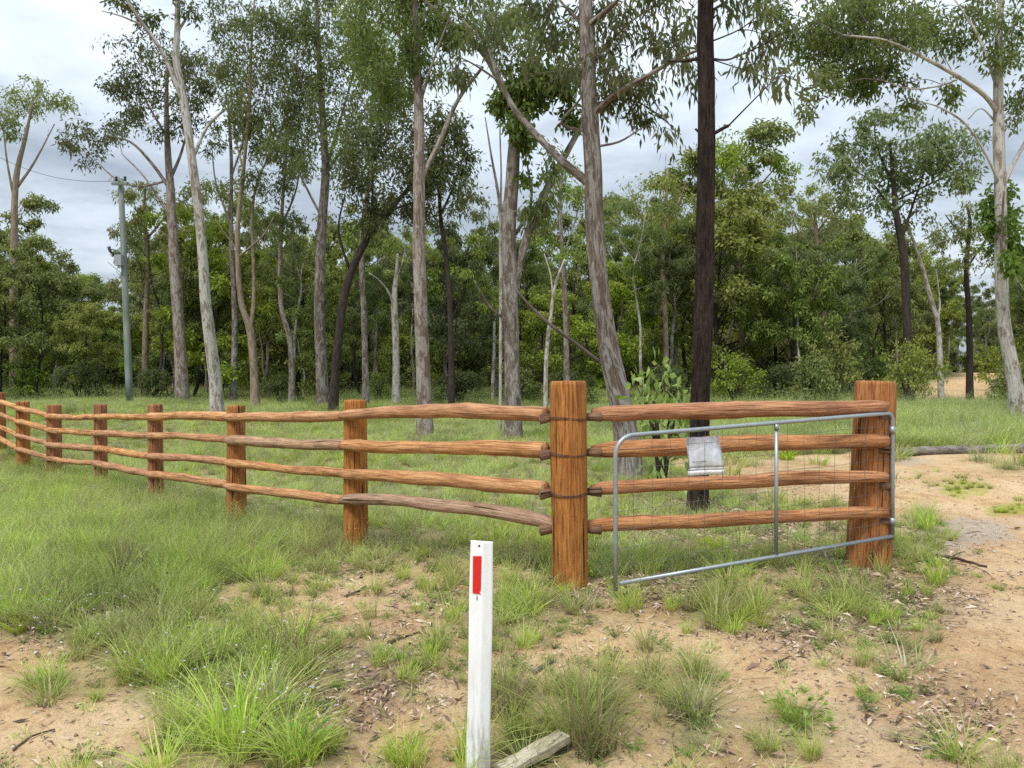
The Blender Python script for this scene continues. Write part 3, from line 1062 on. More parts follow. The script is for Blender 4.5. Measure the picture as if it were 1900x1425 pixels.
c0, c1 = at_local(885.5, 1032), at_local(884.8, 1101)
a = Acc()
hw = .0185
rx0 = np.array([(c0[0] - hw, -.0215, c0[2]), (c0[0] + hw, -.0225, c0[2]), (c1[0] + hw * .92, -.0225, c1[2] + .013), (c1[0] + hw * .55, -.0225, c1[2] + .006), (c1[0] + hw * .95, -.0225, c1[2] - .004), (c1[0] - hw, -.0215, c1[2])])
m = len(rx0)
Vr = np.vstack((rx0 + (0, -.0022, 0), rx0 + (0, .003, 0)))
front_f = np.array([(0, 1, 2, 3), (0, 3, 4, 5)])
rim = np.array([(q, q + m, (q + 1) % m + m, (q + 1) % m) for q in range(m)])
mk('reflector', Vr, np.vstack((front_f[:, ::-1], rim)), M_REFL, gpost, False)
for nm, (px, py), w, h in (('bolt_hole', (889, 1013), .0042, .0045), ('scratch_mark', (885, 1110), .0018, .011)):
    c = at_local(px, py)
    th = np.linspace(0, 2 * math.pi, 13)[:-1]
    ring = np.stack((c[0] + w * np.cos(th), np.full(12, -.0235), c[2] + h * np.sin(th)), -1)
    ring2 = ring + (0, .004, 0)
    Vh = np.vstack((ring, ring2, (c[0], -.0235, c[2])))
    mk(nm, Vh, [np.array([(q, (q + 1) % 12, (q + 1) % 12 + 12, q + 12) for q in range(12)]), np.array([((q + 1) % 12, q, 24) for q in range(12)])], M_HOLE, gpost, False)

# ------------------------------------------------------------------ power pole and its line
DP = 30.0
b, tp = at(241, 752, DP), at(224, 332, DP)
b[2] = T1(b[0], b[1])
pole = empty('power_pole', tuple(b), 'slim greenish treated power pole rising at the edge of the wood', 'power pole')
a = Acc()
ts = np.linspace(0, 1, 9)
a.tube(b + (tp - b) * ts[:, None] - (0, 0, .0), 0.14 - .04 * ts, 12, 3, .01)
a.build('pole_shaft', M_POLE, pole, org=b)
a = Acc()
a.box(at(222, 341, DP - .2), .62, .09, .10)
a.build('crossarm', M_POLE, pole, org=b, smooth=False)
for dx in (-8, 8):
    a = Acc()
    c = at(224 + dx, 336, DP - .2)
    a.tube(np.array([c, c + (0, 0, .05), c + (0, 0, .10), c + (0, 0, .15), c + (0, 0, .19)]), [.03, .06, .035, .06, .02], 8)
    a.build('insulator', M_BLACK, pole, org=b)
a = Acc()
a.box(at(221, 483, DP - .22), .26, .24, .42)
a.build('transformer_box', M_BOX, pole, org=b, smooth=False)
a = Acc()
a.tube(np.array([at(228, 476, DP - .1), at(212, 474, DP - .3), at(204, 466, DP - .3), at(202, 458, DP - .3)]), [.03, .03, .045, .07], 7)
a.build('cutout_fuse', M_BLACK, pole, org=b)
pl = Acc()
A_, B_ = at(222, 336, DP - .2), at(-60, 262, 27)
t_ = np.linspace(0, 1, 24)[:, None]
pl.tube(A_ + (B_ - A_) * t_ - np.array((0, 0, 1)) * (.5 * np.sin(math.pi * t_)), np.full(24, .008), 5)
tag(pl.build('power_line', M_BLACK, org=A_, loc=A_), 'thin dark overhead wire running left from the power pole', 'power line')


# ------------------------------------------------------------------ trees
LWK = 1.35
def grow_cluster(W, Q, C, rad, nsub, per, skel, rg, ll=.13, lw=.026, droop=.75, twig=.012):
    """fills an uneven ellipsoid with leaf sprays; every spray hangs on a twig that forks from the nearest wood grown so far"""
    n = nsub
    ncore = max(1, int(round(n / 4.5)))
    core = unit(rg.normal(size=(ncore, 3))) * (rg.uniform(0, 1, (ncore, 1)) ** .40)
    p = core[rg.integers(0, ncore, n)] + rg.normal(size=(n, 3)) * .28
    P = C + p * rad
    wood_ = skel[np.argsort(np.linalg.norm(skel - C, axis=1))[:80]]
    d0 = np.min(np.linalg.norm(P[:, None] - wood_[None], axis=2), axis=1)
    for q in P[np.argsort(d0)]:
        d = np.linalg.norm(wood_ - q, axis=1) + np.maximum(wood_[:, 2] - q[2] + .05, 0) * .7
        s = wood_[np.argmin(d)]
        ln = np.linalg.norm(q - s)
        if ln > .08:
            md = s * .5 + q * .5 + np.array((0, 0, .14 * ln)) + rg.normal(size=3) * .09 * ln
            path = spline([s, md, q], 3)
            W.tube(path, np.linspace(max(twig * (.45 + .35 * min(ln, 3)), .005), .004, len(path)), 4, cap=False)
            wood_ = np.vstack((wood_, path[2:]))
        m = max(4, int(per * rg.uniform(.5, 1.5)))
        r = (np.array(rad).mean() * .24 + .18) * rg.uniform(.7, 1.3)
        off = unit(rg.normal(size=(m, 3))) * (rg.uniform(0, 1, (m, 1)) ** .6) * r
        off[:, 2] = off[:, 2] * .9 - .25 * r * droop
        dr = unit(off * .6 / r + rg.normal(size=(m, 3)) * .6 + np.array((0, 0, -droop)))
        L = ll * rg.uniform(.65, 1.4, m)
        Q.append(leaf_quads(q + off, dr, L, lw * LWK * rg.uniform(.75, 1.3, m), rg))


def pixel_tree(name, label, Y, trunk, widths, limbs, clumps, bmat, lmat, seed, per=34, ll=.13, lw=.028, droop=.7, depth=1.0, group=None, cat='tree', nscale=1.0, grounded=True, lobes=.05):
    rg = np.random.default_rng(seed)
    base = at(trunk[0][0], trunk[0][1], Y)
    gb = T1(base[0], base[1])
    if grounded:
        base[2] = gb
    root = empty(name, tuple(base), label, cat, group)
    W = Acc()
    P = np.array([at(x, y, Y) for x, y in trunk])
    if grounded:
        P[0][2] = gb - .25
    rr = np.array(widths) * Y / FPX / 2
    off = np.concatenate(([0], np.cumsum(rg.normal(size=len(P) - 1) * .06)))
    P[:, 1] += off
    TP, TR = spline(P, 5, rr)
    if grounded:
        TR[:3] *= np.array((1.25, 1.12, 1.04))
    W.tube(TP, TR, 26 if bmat == M_IRON else 16, seed, .06 if bmat == M_IRON else .045, lob=lobes)
    skel = [TP[len(TP) // 4:]]
    for li, (pts, w0, w1, dd) in enumerate(limbs):
        n = len(pts)
        L = np.array([at(x, y, Y + dd * (k / (n - 1)) ** 1.0) for k, (x, y) in enumerate(pts)])
        k = np.argmin(np.abs(TP[:, 2] - L[0][2]) + np.abs(TP[:, 0] - L[0][0]))
        if np.linalg.norm(TP[k] - L[0]) < .9:
            L[:, 1] += TP[k][1] - Y
            L[0] = TP[k]
        LP, LR = spline(L, 4, np.linspace(w0, w1, n) * .84 * Y / FPX / 2)
        W.tube(LP, LR, 8, seed + li, .04)
        skel.append(LP)
    sk = np.vstack(skel)
    Q = []
    Wt = Acc()
    for ci, (cx, cy, rx, ry, n) in enumerate(clumps):
        C = at(cx, cy, Y + rg.normal() * depth * .5)
        s = Y / FPX
        grow_cluster(Wt, Q, C, np.array((rx * s, max(rx * s * .9, .4) * depth, ry * s)), max(2, int(n * nscale * 1.15)), int(per * .80), sk, rg, ll * 1.15, lw * 1.25, droop * .85, .016)
    W.build('trunk', bmat, root, org=base)
    if Q:
        if Wt.n:
            tag(Wt.build('twigs', M_TWIG if bmat not in (M_DARK, M_IRON) else M_DARK, root, org=base), kind='stuff')
        leaf_object('crown', np.vstack(Q), lmat, root, org=base)
    return root


# --- the near and middle gums, left to right
pixel_tree('gum_tree', 'feathery pale green gum at the left edge, crown against open sky beyond the power pole', 38,
           [(28, 742), (26, 600), (24, 450), (26, 330), (45, 250), (58, 190)], [17, 14, 12, 10, 6, 3],
           [([(26, 360), (60, 300), (98, 228)], 7, 2, .6), ([(25, 380), (10, 300), (2, 230)], 6, 2, -.5)],
           [(40, 165, 50, 26, 24), (105, 190, 30, 22, 12), (20, 205, 40, 35, 20), (75, 200, 30, 25, 8), (15, 250, 25, 15, 6), (-20, 190, 40, 45, 16)], M_TAN, L_OLIVE, 11, ll=.17, lw=.04)
pixel_tree('gum_tree', 'dark reddish trunked gum with a domed crown behind the white-trunked gum', 33,
           [(340, 745), (331, 600), (320, 450), (314, 350), (308, 270), (304, 180), (308, 110)], [24, 21, 18, 15, 11, 8, 4],
           [([(312, 345), (278, 300), (240, 262), (196, 250)], 9, 3, -1.0), ([(315, 335), (335, 280), (352, 210)], 8, 3, .8), ([(312, 340), (255, 345), (212, 330), (178, 300)], 6, 2, .5),
            ([(306, 250), (270, 190), (245, 140)], 6, 2, .6), ([(318, 400), (268, 330), (225, 285)], 6, 2, 1.0), ([(306, 200), (340, 150), (360, 110)], 6, 2, -.6)],
           [(300, 125, 80, 45, 55), (345, 120, 45, 45, 34), (238, 150, 40, 40, 24), (270, 205, 60, 35, 26), (165, 262, 42, 34, 30), (205, 240, 25, 20, 8), (335, 190, 50, 45, 32), (225, 195, 28, 22, 8),
            (140, 275, 25, 15, 6), (300, 235, 40, 25, 12), (375, 160, 20, 40, 12)], M_PINK, L_GUMD, 12, per=36, ll=.16, lw=.038)
pixel_tree('gum_tree', 'tall smooth gum with a bright white trunk left of the fence middle', 24,
           [(404, 785), (396, 700), (384, 570), (373, 430), (353, 270), (338, 180), (325, 110), (324, 40), (326, -60), (330, -160)], [28, 22, 19, 17, 15, 14, 12, 10, 7, 4],
           [([(340, 195), (305, 105), (265, 45), (235, 0), (205, -50)], 11, 4, -.8), ([(268, 48), (225, 30), (188, 20)], 5, 2, -.6), ([(358, 290), (385, 235), (422, 200), (455, 170)], 8, 3, .9),
            ([(326, 60), (345, 20), (360, -30)], 7, 3, .5)],
           [(235, 15, 40, 18, 12), (262, 22, 30, 22, 9), (340, 20, 22, 30, 8), (205, -40, 50, 40, 16), (360, -50, 60, 40, 20), (440, 175, 30, 25, 6), (320, -130, 90, 50, 25), (425, 225, 30, 20, 5)],
           M_PALE, L_GUMD, 13, per=26, ll=.15, lw=.034)
pixel_tree('gum_tree', 'slender forked gum with two pale tan stems in the wood edge', 31,
           [(474, 760), (470, 680), (464, 612), (449, 560), (446, 480), (447, 410), (455, 320), (466, 200), (470, 80), (476, -20)], [17, 15, 14, 10, 9, 8, 7, 6, 4, 2],
           [([(465, 618), (471, 560), (470, 480), (468, 400), (480, 330), (520, 250), (540, 150)], 10, 3, .6), ([(446, 470), (425, 440), (405, 410)], 4, 1.5, -.4),
            ([(470, 480), (492, 440), (512, 405)], 5, 2, -.6), ([(455, 330), (440, 250), (430, 150)], 5, 2, .5)],
           [(470, 180, 60, 70, 52), (430, 110, 45, 50, 36), (510, 320, 45, 45, 24), (545, 140, 45, 70, 42), (440, 215, 40, 40, 20), (520, 230, 50, 60, 30), (460, 320, 40, 50, 20), (500, 60, 60, 50, 38), (440, 30, 50, 40, 28), (480, 260, 40, 40, 16), (400, 45, 30, 45, 16)],
           M_TAN, L_GUM, 14, ll=.16, lw=.036)
pixel_tree('gum_tree', 'straight grey gum between the forked gum and the dark leaning tree', 31,
           [(600, 760), (596, 650), (594, 550), (598, 430), (606, 320), (600, 220), (592, 100), (588, -40)], [23, 20, 19, 17, 15, 12, 9, 5],
           [([(606, 320), (640, 200), (668, 100)], 8, 3, .8), ([(602, 260), (570, 180), (545, 90)], 7, 3, -.7), ([(600, 400), (560, 330), (535, 280)], 6, 2, .5), ([(606, 320), (645, 270), (690, 200)], 6, 2, -.8)],
           [(590, 60, 80, 60, 60), (655, 120, 55, 70, 50), (540, 70, 50, 60, 34), (620, 215, 50, 55, 36), (690, 190, 45, 50, 28), (560, -20, 80, 45, 30), (535, 280, 40, 35, 20), (580, 160, 45, 45, 26), (640, 300, 40, 40, 16), (700, 110, 60, 70, 44), (570, 250, 50, 60, 30), (640, 30, 70, 50, 40)],
           M_GREY, L_GUM, 15, ll=.16, lw=.036)
pixel_tree('leaning_tree', 'dark trunked tree leaning right with a dense dark green crown', 27,
           [(617, 755), (627, 640), (645, 525), (680, 445), (724, 388), (765, 335), (800, 290)], [18, 16, 15, 13, 10, 7, 4],
           [([(680, 445), (690, 380), (690, 300)], 8, 3, .8), ([(650, 510), (628, 430), (640, 360)], 7, 3, -.8), ([(724, 388), (780, 370), (830, 350)], 6, 2, -.7), ([(765, 335), (770, 260), (800, 190)], 5, 2, .6)],
           [(730, 300, 85, 70, 90), (805, 325, 55, 55, 60), (670, 360, 50, 50, 40), (745, 215, 60, 55, 40), (825, 255, 35, 45, 30), (700, 420, 40, 30, 14), (770, 390, 55, 25, 26), (680, 270, 50, 55, 34)],
           M_DARK, L_GUMD, 16, per=38, ll=.14, lw=.036)
pixel_tree('dead_tree', 'pale broken dead stem with one bent limb at the wood edge', 31,
           [(735, 760), (734, 640), (731, 560), (735, 510), (738, 470)], [15, 13, 12, 8, 4],
           [([(731, 575), (722, 545), (705, 522), (684, 506)], 6, 3, -.5), ([(735, 520), (748, 480), (752, 450)], 4, 2, .4)], [], M_PALE, L_GUM, 17)
pixel_tree('gum_tree', 'straight gum with peeling pinkish bark, just left of the fork-trunked gum', 18,
           [(790, 820), (786, 700), (782, 580), (778, 460), (779, 340), (777, 200), (771, 80), (768, -60), (766, -160)], [31, 27, 25, 24, 21, 18, 14, 10, 6],
           [([(781, 345), (812, 275), (850, 190), (896, 128)], 13, 7, .7), ([(850, 190), (850, 140), (852, 110)], 4, 2, .3), ([(772, 110), (725, 40), (700, -30)], 7, 3, -.7), ([(776, 190), (805, 110), (835, 30)], 7, 3, -.6),
            ([(770, 60), (800, 10), (815, -40)], 6, 3, .5)],
           [(760, 30, 70, 50, 34), (700, 90, 50, 60, 26), (825, 55, 45, 50, 20), (780, 130, 40, 55, 16), (715, 0, 70, 40, 28), (820, -20, 70, 40, 22), (725, 160, 50, 55, 24), (690, 30, 60, 60, 24), (755, 100, 40, 60, 18), (850, 110, 20, 25, 5)],
           M_PINK, L_GUM, 18, per=34, ll=.14, lw=.03, droop=.9)
pixel_tree('gum_tree', 'fork-trunked grey gum behind the fence with leafy regrowth on its upper trunk', 18,
           [(953, 822), (950, 700), (948, 600), (946, 500), (944, 420), (951, 320), (955, 240), (946, 190), (926, 150), (906, 110), (872, 70), (822, 30), (775, -10), (730, -60)], [33, 29, 27, 26, 25, 24, 21, 16, 14, 12, 11, 9, 7, 5],
           [([(952, 560), (974, 450), (1008, 365), (1050, 285), (1076, 235), (1095, 170), (1110, 80)], 22, 7, .7), ([(957, 245), (975, 170), (985, 105), (1010, 50), (1036, -20)], 14, 6, -.5),
            ([(942, 605), (912, 572), (893, 545), (880, 520)], 8, 3, -.5), ([(946, 640), (935, 600), (928, 570)], 5, 2, -.3), ([(975, 450), (985, 380), (978, 300)], 9, 4, .5),
            ([(985, 100), (1020, 92), (1032, 70)], 5, 2, -.3), ([(908, 112), (905, 50), (915, -20)], 7, 3, .5)],
           [(880, 45, 50, 40, 20), (1000, 55, 50, 55, 20), (935, 10, 60, 40, 26), (1060, 60, 40, 50, 14), (850, 0, 60, 40, 20), (1100, 90, 30, 50, 10), (1000, 380, 30, 50, 14), (960, 70, 50, 60, 18), (1060, 150, 30, 50, 10), (1030, 300, 25, 50, 10)],
           M_GREY, L_GUM, 19, per=32, ll=.14, lw=.03, droop=.95)
pixel_tree('vine', 'leafy green climber wrapped round the upper trunk of the fork-trunked gum', 17.7,
           [(958, 330), (960, 270), (966, 210), (985, 175)], [5, 5, 4, 3], [([(966, 210), (940, 185), (925, 180)], 3, 2, -.2), ([(985, 175), (1010, 165), (1040, 160)], 3, 2, -.2)],
           [(960, 175, 36, 30, 36), (1005, 165, 34, 28, 26), (985, 140, 30, 30, 20), (962, 235, 16, 40, 14), (925, 190, 14, 12, 6), (1050, 200, 18, 34, 12), (1045, 130, 18, 30, 10), (975, 290, 12, 40, 8)], M_TWIG, L_VINE, 20, per=34, ll=.13, lw=.05, cat='climber', grounded=False)
pixel_tree('sapling', 'bare twin-stemmed dead sapling left of the fork-trunked gum', 19.5,
           [(928, 790), (929, 600), (929, 470), (927, 380), (912, 290), (900, 215)], [5, 6, 7, 6, 4, 2],
           [([(928, 400), (930, 320), (928, 230), (938, 190)], 5, 2, .2), ([(927, 380), (922, 350), (918, 345)], 3, 1.5, -.2)], [], M_PALE, L_GUM, 21)
pixel_tree('dead_branch', 'long thin dead branch leaning from the fork-trunked gum to the big grey gum', 15,
           [(955, 535), (985, 570), (1020, 603), (1062, 635), (1110, 672)], [5, 5.5, 6, 6.5, 7], [], [], M_TWIG, L_GUM, 22, cat='branch', grounded=False)

pixel_tree('gum_tree', 'big grey gum with a leaning scarred trunk right behind the corner post', 12.2,
           [(1168, 900), (1161, 800), (1149, 735), (1128, 640), (1112, 540), (1103, 430), (1098, 330), (1092, 200), (1087, 80), (1084, -40), (1080, -170)],
           [58, 47, 42, 38, 35, 35, 33, 30, 27, 24, 16],
           [([(1090, 350), (1045, 308), (1000, 262), (955, 210), (925, 150), (905, 95), (862, 50)], 21, 6, .9), ([(1000, 262), (1040, 235), (1075, 190), (1092, 120)], 8, 3, -.4),
            ([(1100, 215), (1135, 185), (1195, 150), (1250, 118), (1300, 98)], 15, 5, -1.0), ([(1104, 278), (1145, 270), (1185, 246)], 6, 3, -.4), ([(1195, 150), (1215, 190), (1245, 235)], 5, 2, -.4),
            ([(1100, 60), (1130, 20), (1175, -30)], 14, 7, -.7), ([(1099, 130), (1130, 85), (1170, 45), (1210, 20)], 8, 3, .5), ([(1105, 190), (1150, 190), (1200, 205), (1260, 255)], 5, 2, .6),
            ([(925, 150), (880, 120), (840, 100)], 6, 2, -.4), ([(1088, 60), (1050, 20), (1010, -30)], 9, 4, .6)],
           [(1180, 60, 60, 45, 20), (1240, 70, 45, 40, 14), (1160, 175, 50, 40, 17), (1205, 205, 38, 24, 8), (1140, 110, 32, 50, 12), (1040, 40, 50, 50, 16), (1000, 110, 45, 45, 8), (1270, 130, 35, 25, 7),
            (1230, -10, 80, 40, 20), (890, 70, 50, 40, 12), (1120, 10, 50, 40, 14), (860, 120, 40, 25, 6), (1250, 245, 20, 14, 3), (1010, -30, 60, 40, 14), (1185, 120, 50, 30, 10)],
           M_GREY, L_GUMD, 23, per=24, ll=.135, lw=.024, droop=1.25, lobes=.06)
pixel_tree('ironbark_tree', 'straight ironbark with nearly black furrowed trunk behind the right fence panel', 9.1,
           [(1294, 955), (1299, 860), (1303, 750), (1306, 620), (1308, 500), (1309, 350), (1310, 200), (1309, 80), (1308, -60), (1307, -200)],
           [41, 36, 34, 33, 32, 31, 30, 28, 26, 21],
           [([(1322, 252), (1335, 242), (1351, 234)], 9, 7, -.15), ([(1324, 108), (1345, 110), (1372, 102), (1420, 80), (1450, 60)], 5, 2, -.5), ([(1324, 80), (1370, 55), (1405, 30)], 4, 2, .4),
            ([(1372, 102), (1400, 135), (1440, 150)], 3, 1.5, .3), ([(1296, 105), (1270, 112), (1240, 112)], 9, 4, .4), ([(1322, 30), (1350, 0), (1370, -40)], 5, 2, .3), ([(1297, 262), (1290, 240)], 6, 5, .1)],
           [(1425, 105, 34, 34, 9), (1445, 60, 40, 30, 9), (1400, 20, 36, 26, 7), (1450, 150, 26, 24, 4), (1340, 0, 34, 34, 6), (1265, 70, 26, 34, 7), (1270, 20, 30, 26, 6), (1400, -30, 50, 30, 8)],
           M_IRON, L_GUMD, 24, per=17, ll=.12, lw=.022, droop=1.3, lobes=.07)
pixel_tree('gum_tree', 'pale curving gum at the right edge with a big overhanging left limb', 19,
           [(1896, 790), (1880, 690), (1864, 600), (1857, 500), (1850, 380), (1846, 260), (1848, 150), (1852, 60), (1860, -60)], [30, 26, 23, 21, 20, 19, 16, 13, 8],
           [([(1846, 225), (1820, 180), (1775, 148), (1710, 112), (1640, 80), (1560, 70)], 11, 4, -1.2), ([(1852, 360), (1870, 312), (1912, 235)], 13, 7, .5), ([(1848, 165), (1810, 70), (1765, 0)], 8, 3, .6),
            ([(1850, 350), (1832, 310), (1790, 240), (1740, 205), (1690, 190)], 7, 2, -.7), ([(1852, 90), (1880, 40), (1900, 0)], 7, 3, -.5), ([(1846, 240), (1815, 205), (1790, 225)], 4, 2, .4), ([(1775, 148), (1740, 160), (1690, 165), (1640, 150)], 5, 2, -.6)],
           [(1560, 80, 75, 55, 80), (1630, 60, 75, 60, 70), (1485, 60, 48, 40, 30), (1590, 145, 50, 36, 34), (1520, 150, 34, 30, 14), (1700, 40, 60, 45, 34), (1785, 60, 50, 45, 20), (1870, 60, 40, 55, 26),
            (1770, 165, 30, 24, 8), (1885, 170, 26, 50, 12), (1820, 10, 60, 40, 26), (1560, 0, 80, 40, 34), (1440, 20, 40, 30, 14), (1680, 130, 40, 25, 10), (1500, 200, 16, 14, 4), (1690, 195, 24, 14, 5), (1640, -30, 90, 40, 30)],
           M_PALE, L_GUM, 25, per=36, ll=.125, lw=.034, droop=.8)
pixel_tree('vine', 'green climber on the lower trunk of the pale gum at the right edge', 18.7,
           [(1858, 500), (1853, 430), (1848, 360)], [4, 4, 3], [([(1853, 430), (1835, 410)], 3, 2, -.2)],
           [(1848, 380, 20, 34, 26), (1868, 440, 24, 40, 26), (1838, 430, 16, 24, 10), (1862, 490, 14, 26, 10)], M_TWIG, L_VINE, 26, per=32, ll=.12, lw=.05, cat='climber', grounded=False)
pixel_tree('gum_tree', 'airy grey green gum on a dark thin trunk left of the hillside track', 30,
           [(1690, 735), (1685, 600), (1680, 480), (1668, 400), (1660, 330), (1655, 260)], [17, 15, 14, 11, 8, 4],
           [([(1677, 450), (1702, 365), (1725, 300)], 7, 3, .6), ([(1668, 400), (1620, 335), (1580, 310)], 6, 2, -.6), ([(1702, 365), (1750, 330), (1790, 320)], 5, 2, .4), ([(1662, 340), (1630, 270), (1625, 220)], 5, 2, .5)],
           [(1660, 260, 70, 50, 44), (1740, 270, 60, 42, 44), (1570, 310, 50, 42, 28), (1700, 345, 70, 40, 40), (1610, 365, 60, 32, 26), (1785, 320, 30, 42, 22), (1640, 210, 36, 20, 12), (1550, 270, 20, 20, 7), (1600, 250, 30, 30, 12)],
           M_DARK, L_BLUE, 27, per=34, ll=.17, lw=.05)
pixel_tree('crooked_tree', 'thin pale crooked stem leaning left beside the hillside track', 31,
           [(1747, 738), (1742, 660), (1738, 600), (1722, 545), (1708, 495), (1690, 440), (1675, 400)], [11, 10, 9, 8, 7, 5, 3],
           [([(1738, 600), (1742, 560), (1735, 500)], 5, 2, .4), ([(1700, 475), (1740, 450), (1790, 440)], 4, 2, -.5)], [(1690, 410, 40, 25, 12), (1790, 435, 30, 20, 8)], M_PALE, L_OLIVE, 28, ll=.16, lw=.045)
pixel_tree('gum_tree', 'yellowish round crowned gum in the wood just right of the black ironbark', 38,
           [(1374, 745), (1376, 600), (1366, 450), (1380, 380), (1386, 310)], [13, 12, 10, 7, 4],
           [([(1368, 450), (1350, 380), (1340, 310)], 6, 2, .5), ([(1378, 390), (1410, 345), (1440, 310)], 6, 2, -.5)],
           [(1385, 275, 55, 30, 40), (1440, 310, 28, 36, 22), (1340, 310, 32, 42, 22), (1400, 400, 60, 30, 18), (1350, 390, 40, 30, 14)], M_TAN, L_YEL, 29, per=36, ll=.19, lw=.05)
pixel_tree('thin_tree', 'thin pale forked stem standing left of the big grey gum', 26,
           [(1012, 770), (1014, 660), (1022, 590), (1030, 530), (1048, 480)], [9, 8, 7, 6, 3], [([(1026, 550), (1022, 510), (1010, 470)], 4, 2, .3)], [], M_PALE, L_GUM, 30)

EXTRA = [
    ('slender gum with a flat brownish crown just right of the power pole top', 36, [(268, 748), (270, 600), (275, 480), (268, 400), (270, 350)], [([(274, 450), (320, 390), (370, 355)], 6, 2, .4)],
     [(270, 355, 45, 18, 18), (370, 345, 60, 18, 26), (310, 390, 50, 25, 14), (255, 430, 30, 40, 14)], 'tan', 'olive'),
    ('slender dark gum between the white-trunked gum and the forked gum', 34, [(432, 755), (434, 600), (428, 450), (430, 300), (425, 200)], [([(429, 420), (400, 340), (392, 270)], 5, 2, .4), ([(430, 340), (452, 260), (460, 190)], 5, 2, -.4)],
     [(425, 230, 45, 50, 22), (395, 280, 25, 25, 8), (450, 160, 30, 40, 12), (410, 130, 40, 40, 14)], 'grey', 'gum'),
    ('slender gum with drooping crown right of the forked gum', 33, [(542, 757), (538, 640), (520, 560), (522, 420), (530, 300), (535, 180)], [([(524, 430), (550, 350), (560, 270)], 6, 2, .5), ([(528, 330), (505, 250), (500, 180)], 5, 2, -.4)],
     [(535, 190, 45, 60, 28), (560, 300, 35, 45, 20), (500, 230, 35, 50, 18), (540, 400, 35, 30, 12), (520, 110, 45, 45, 20)], 'pink', 'gum'),
    ('slender gum between the straight grey gum and the pinkish-barked gum', 30, [(680, 757), (676, 600), (672, 450), (690, 300), (705, 180), (712, 60)], [([(680, 380), (650, 280), (640, 200)], 6, 2, .5), ([(692, 290), (730, 200), (745, 120)], 6, 2, -.5)],
     [(700, 150, 55, 60, 36), (650, 220, 40, 45, 22), (742, 130, 35, 50, 20), (715, 60, 60, 40, 26), (680, 290, 40, 40, 16)], 'grey', 'green'),
    ('leafy gum half hidden right behind the pinkish-barked gum', 27, [(838, 757), (836, 600), (828, 480), (815, 380), (820, 290), (828, 220)], [([(820, 400), (850, 320), (860, 270)], 6, 2, .4), ([(816, 360), (795, 290), (800, 230)], 5, 2, -.4)],
     [(825, 260, 40, 50, 30), (860, 300, 28, 40, 18), (800, 340, 40, 45, 22), (850, 360, 30, 30, 10)], 'dark', 'gumd'),
    ('wispy young gum between the fork-trunked gum and the big grey gum', 28, [(1052, 757), (1050, 600), (1044, 480), (1040, 380), (1045, 300)], [([(1045, 470), (1070, 400), (1085, 330)], 5, 2, .4), ([(1042, 400), (1020, 350), (1012, 300)], 4, 2, -.3)],
     [(1045, 330, 35, 40, 14), (1075, 370, 28, 40, 12), (1015, 400, 30, 40, 12), (1060, 450, 35, 30, 12)], 'grey', 'green'),
    ('wispy gum with pale topmost sprays between the big grey gum and the ironbark', 34, [(1236, 750), (1235, 600), (1230, 480), (1236, 390), (1240, 310)], [([(1232, 470), (1190, 400), (1170, 350)], 6, 2, .5), ([(1234, 420), (1262, 370), (1275, 330)], 5, 2, -.4)],
     [(1240, 320, 30, 25, 10), (1190, 360, 40, 30, 16), (1262, 370, 30, 35, 16), (1160, 400, 30, 30, 12), (1225, 420, 50, 35, 20)], 'tan', 'yel'),
    ('tall airy gum left of the grey green gum near the track', 36, [(1532, 750), (1530, 600), (1520, 500), (1512, 420), (1510, 370)], [([(1520, 500), (1480, 430), (1465, 390)], 5, 2, .4), ([(1514, 430), (1545, 390), (1560, 370)], 5, 2, -.4)],
     [(1510, 390, 40, 30, 18), (1465, 410, 35, 25, 14), (1550, 400, 35, 25, 14), (1500, 450, 50, 30, 18)], 'tan', 'olive'),
    ('airy gum between the crooked stem and the right edge gum', 33, [(1800, 725), (1798, 600), (1790, 500), (1795, 420), (1790, 380)], [([(1792, 500), (1830, 440), (1850, 420)], 5, 2, .4), ([(1793, 450), (1765, 420), (1750, 400)], 4, 2, -.4)],
     [(1790, 410, 40, 30, 18), (1835, 450, 40, 30, 16), (1755, 430, 30, 30, 12), (1800, 480, 50, 30, 16)], 'dark', 'green'),
]
for k, (lab, Y, trk_, lims, cls, bk, lf) in enumerate(EXTRA):
    pixel_tree('gum_tree', lab, Y, trk_, list(np.linspace(12, 4, len(trk_))), lims, cls, dict(tan=M_TAN, grey=M_GREY, pink=M_PINK, dark=M_DARK)[bk],
               dict(olive=L_OLIVE, gum=L_GUM, gumd=L_GUMD, green=L_GREEN, yel=L_YEL)[lf], 200 + k, per=34, ll=.16, lw=.036)

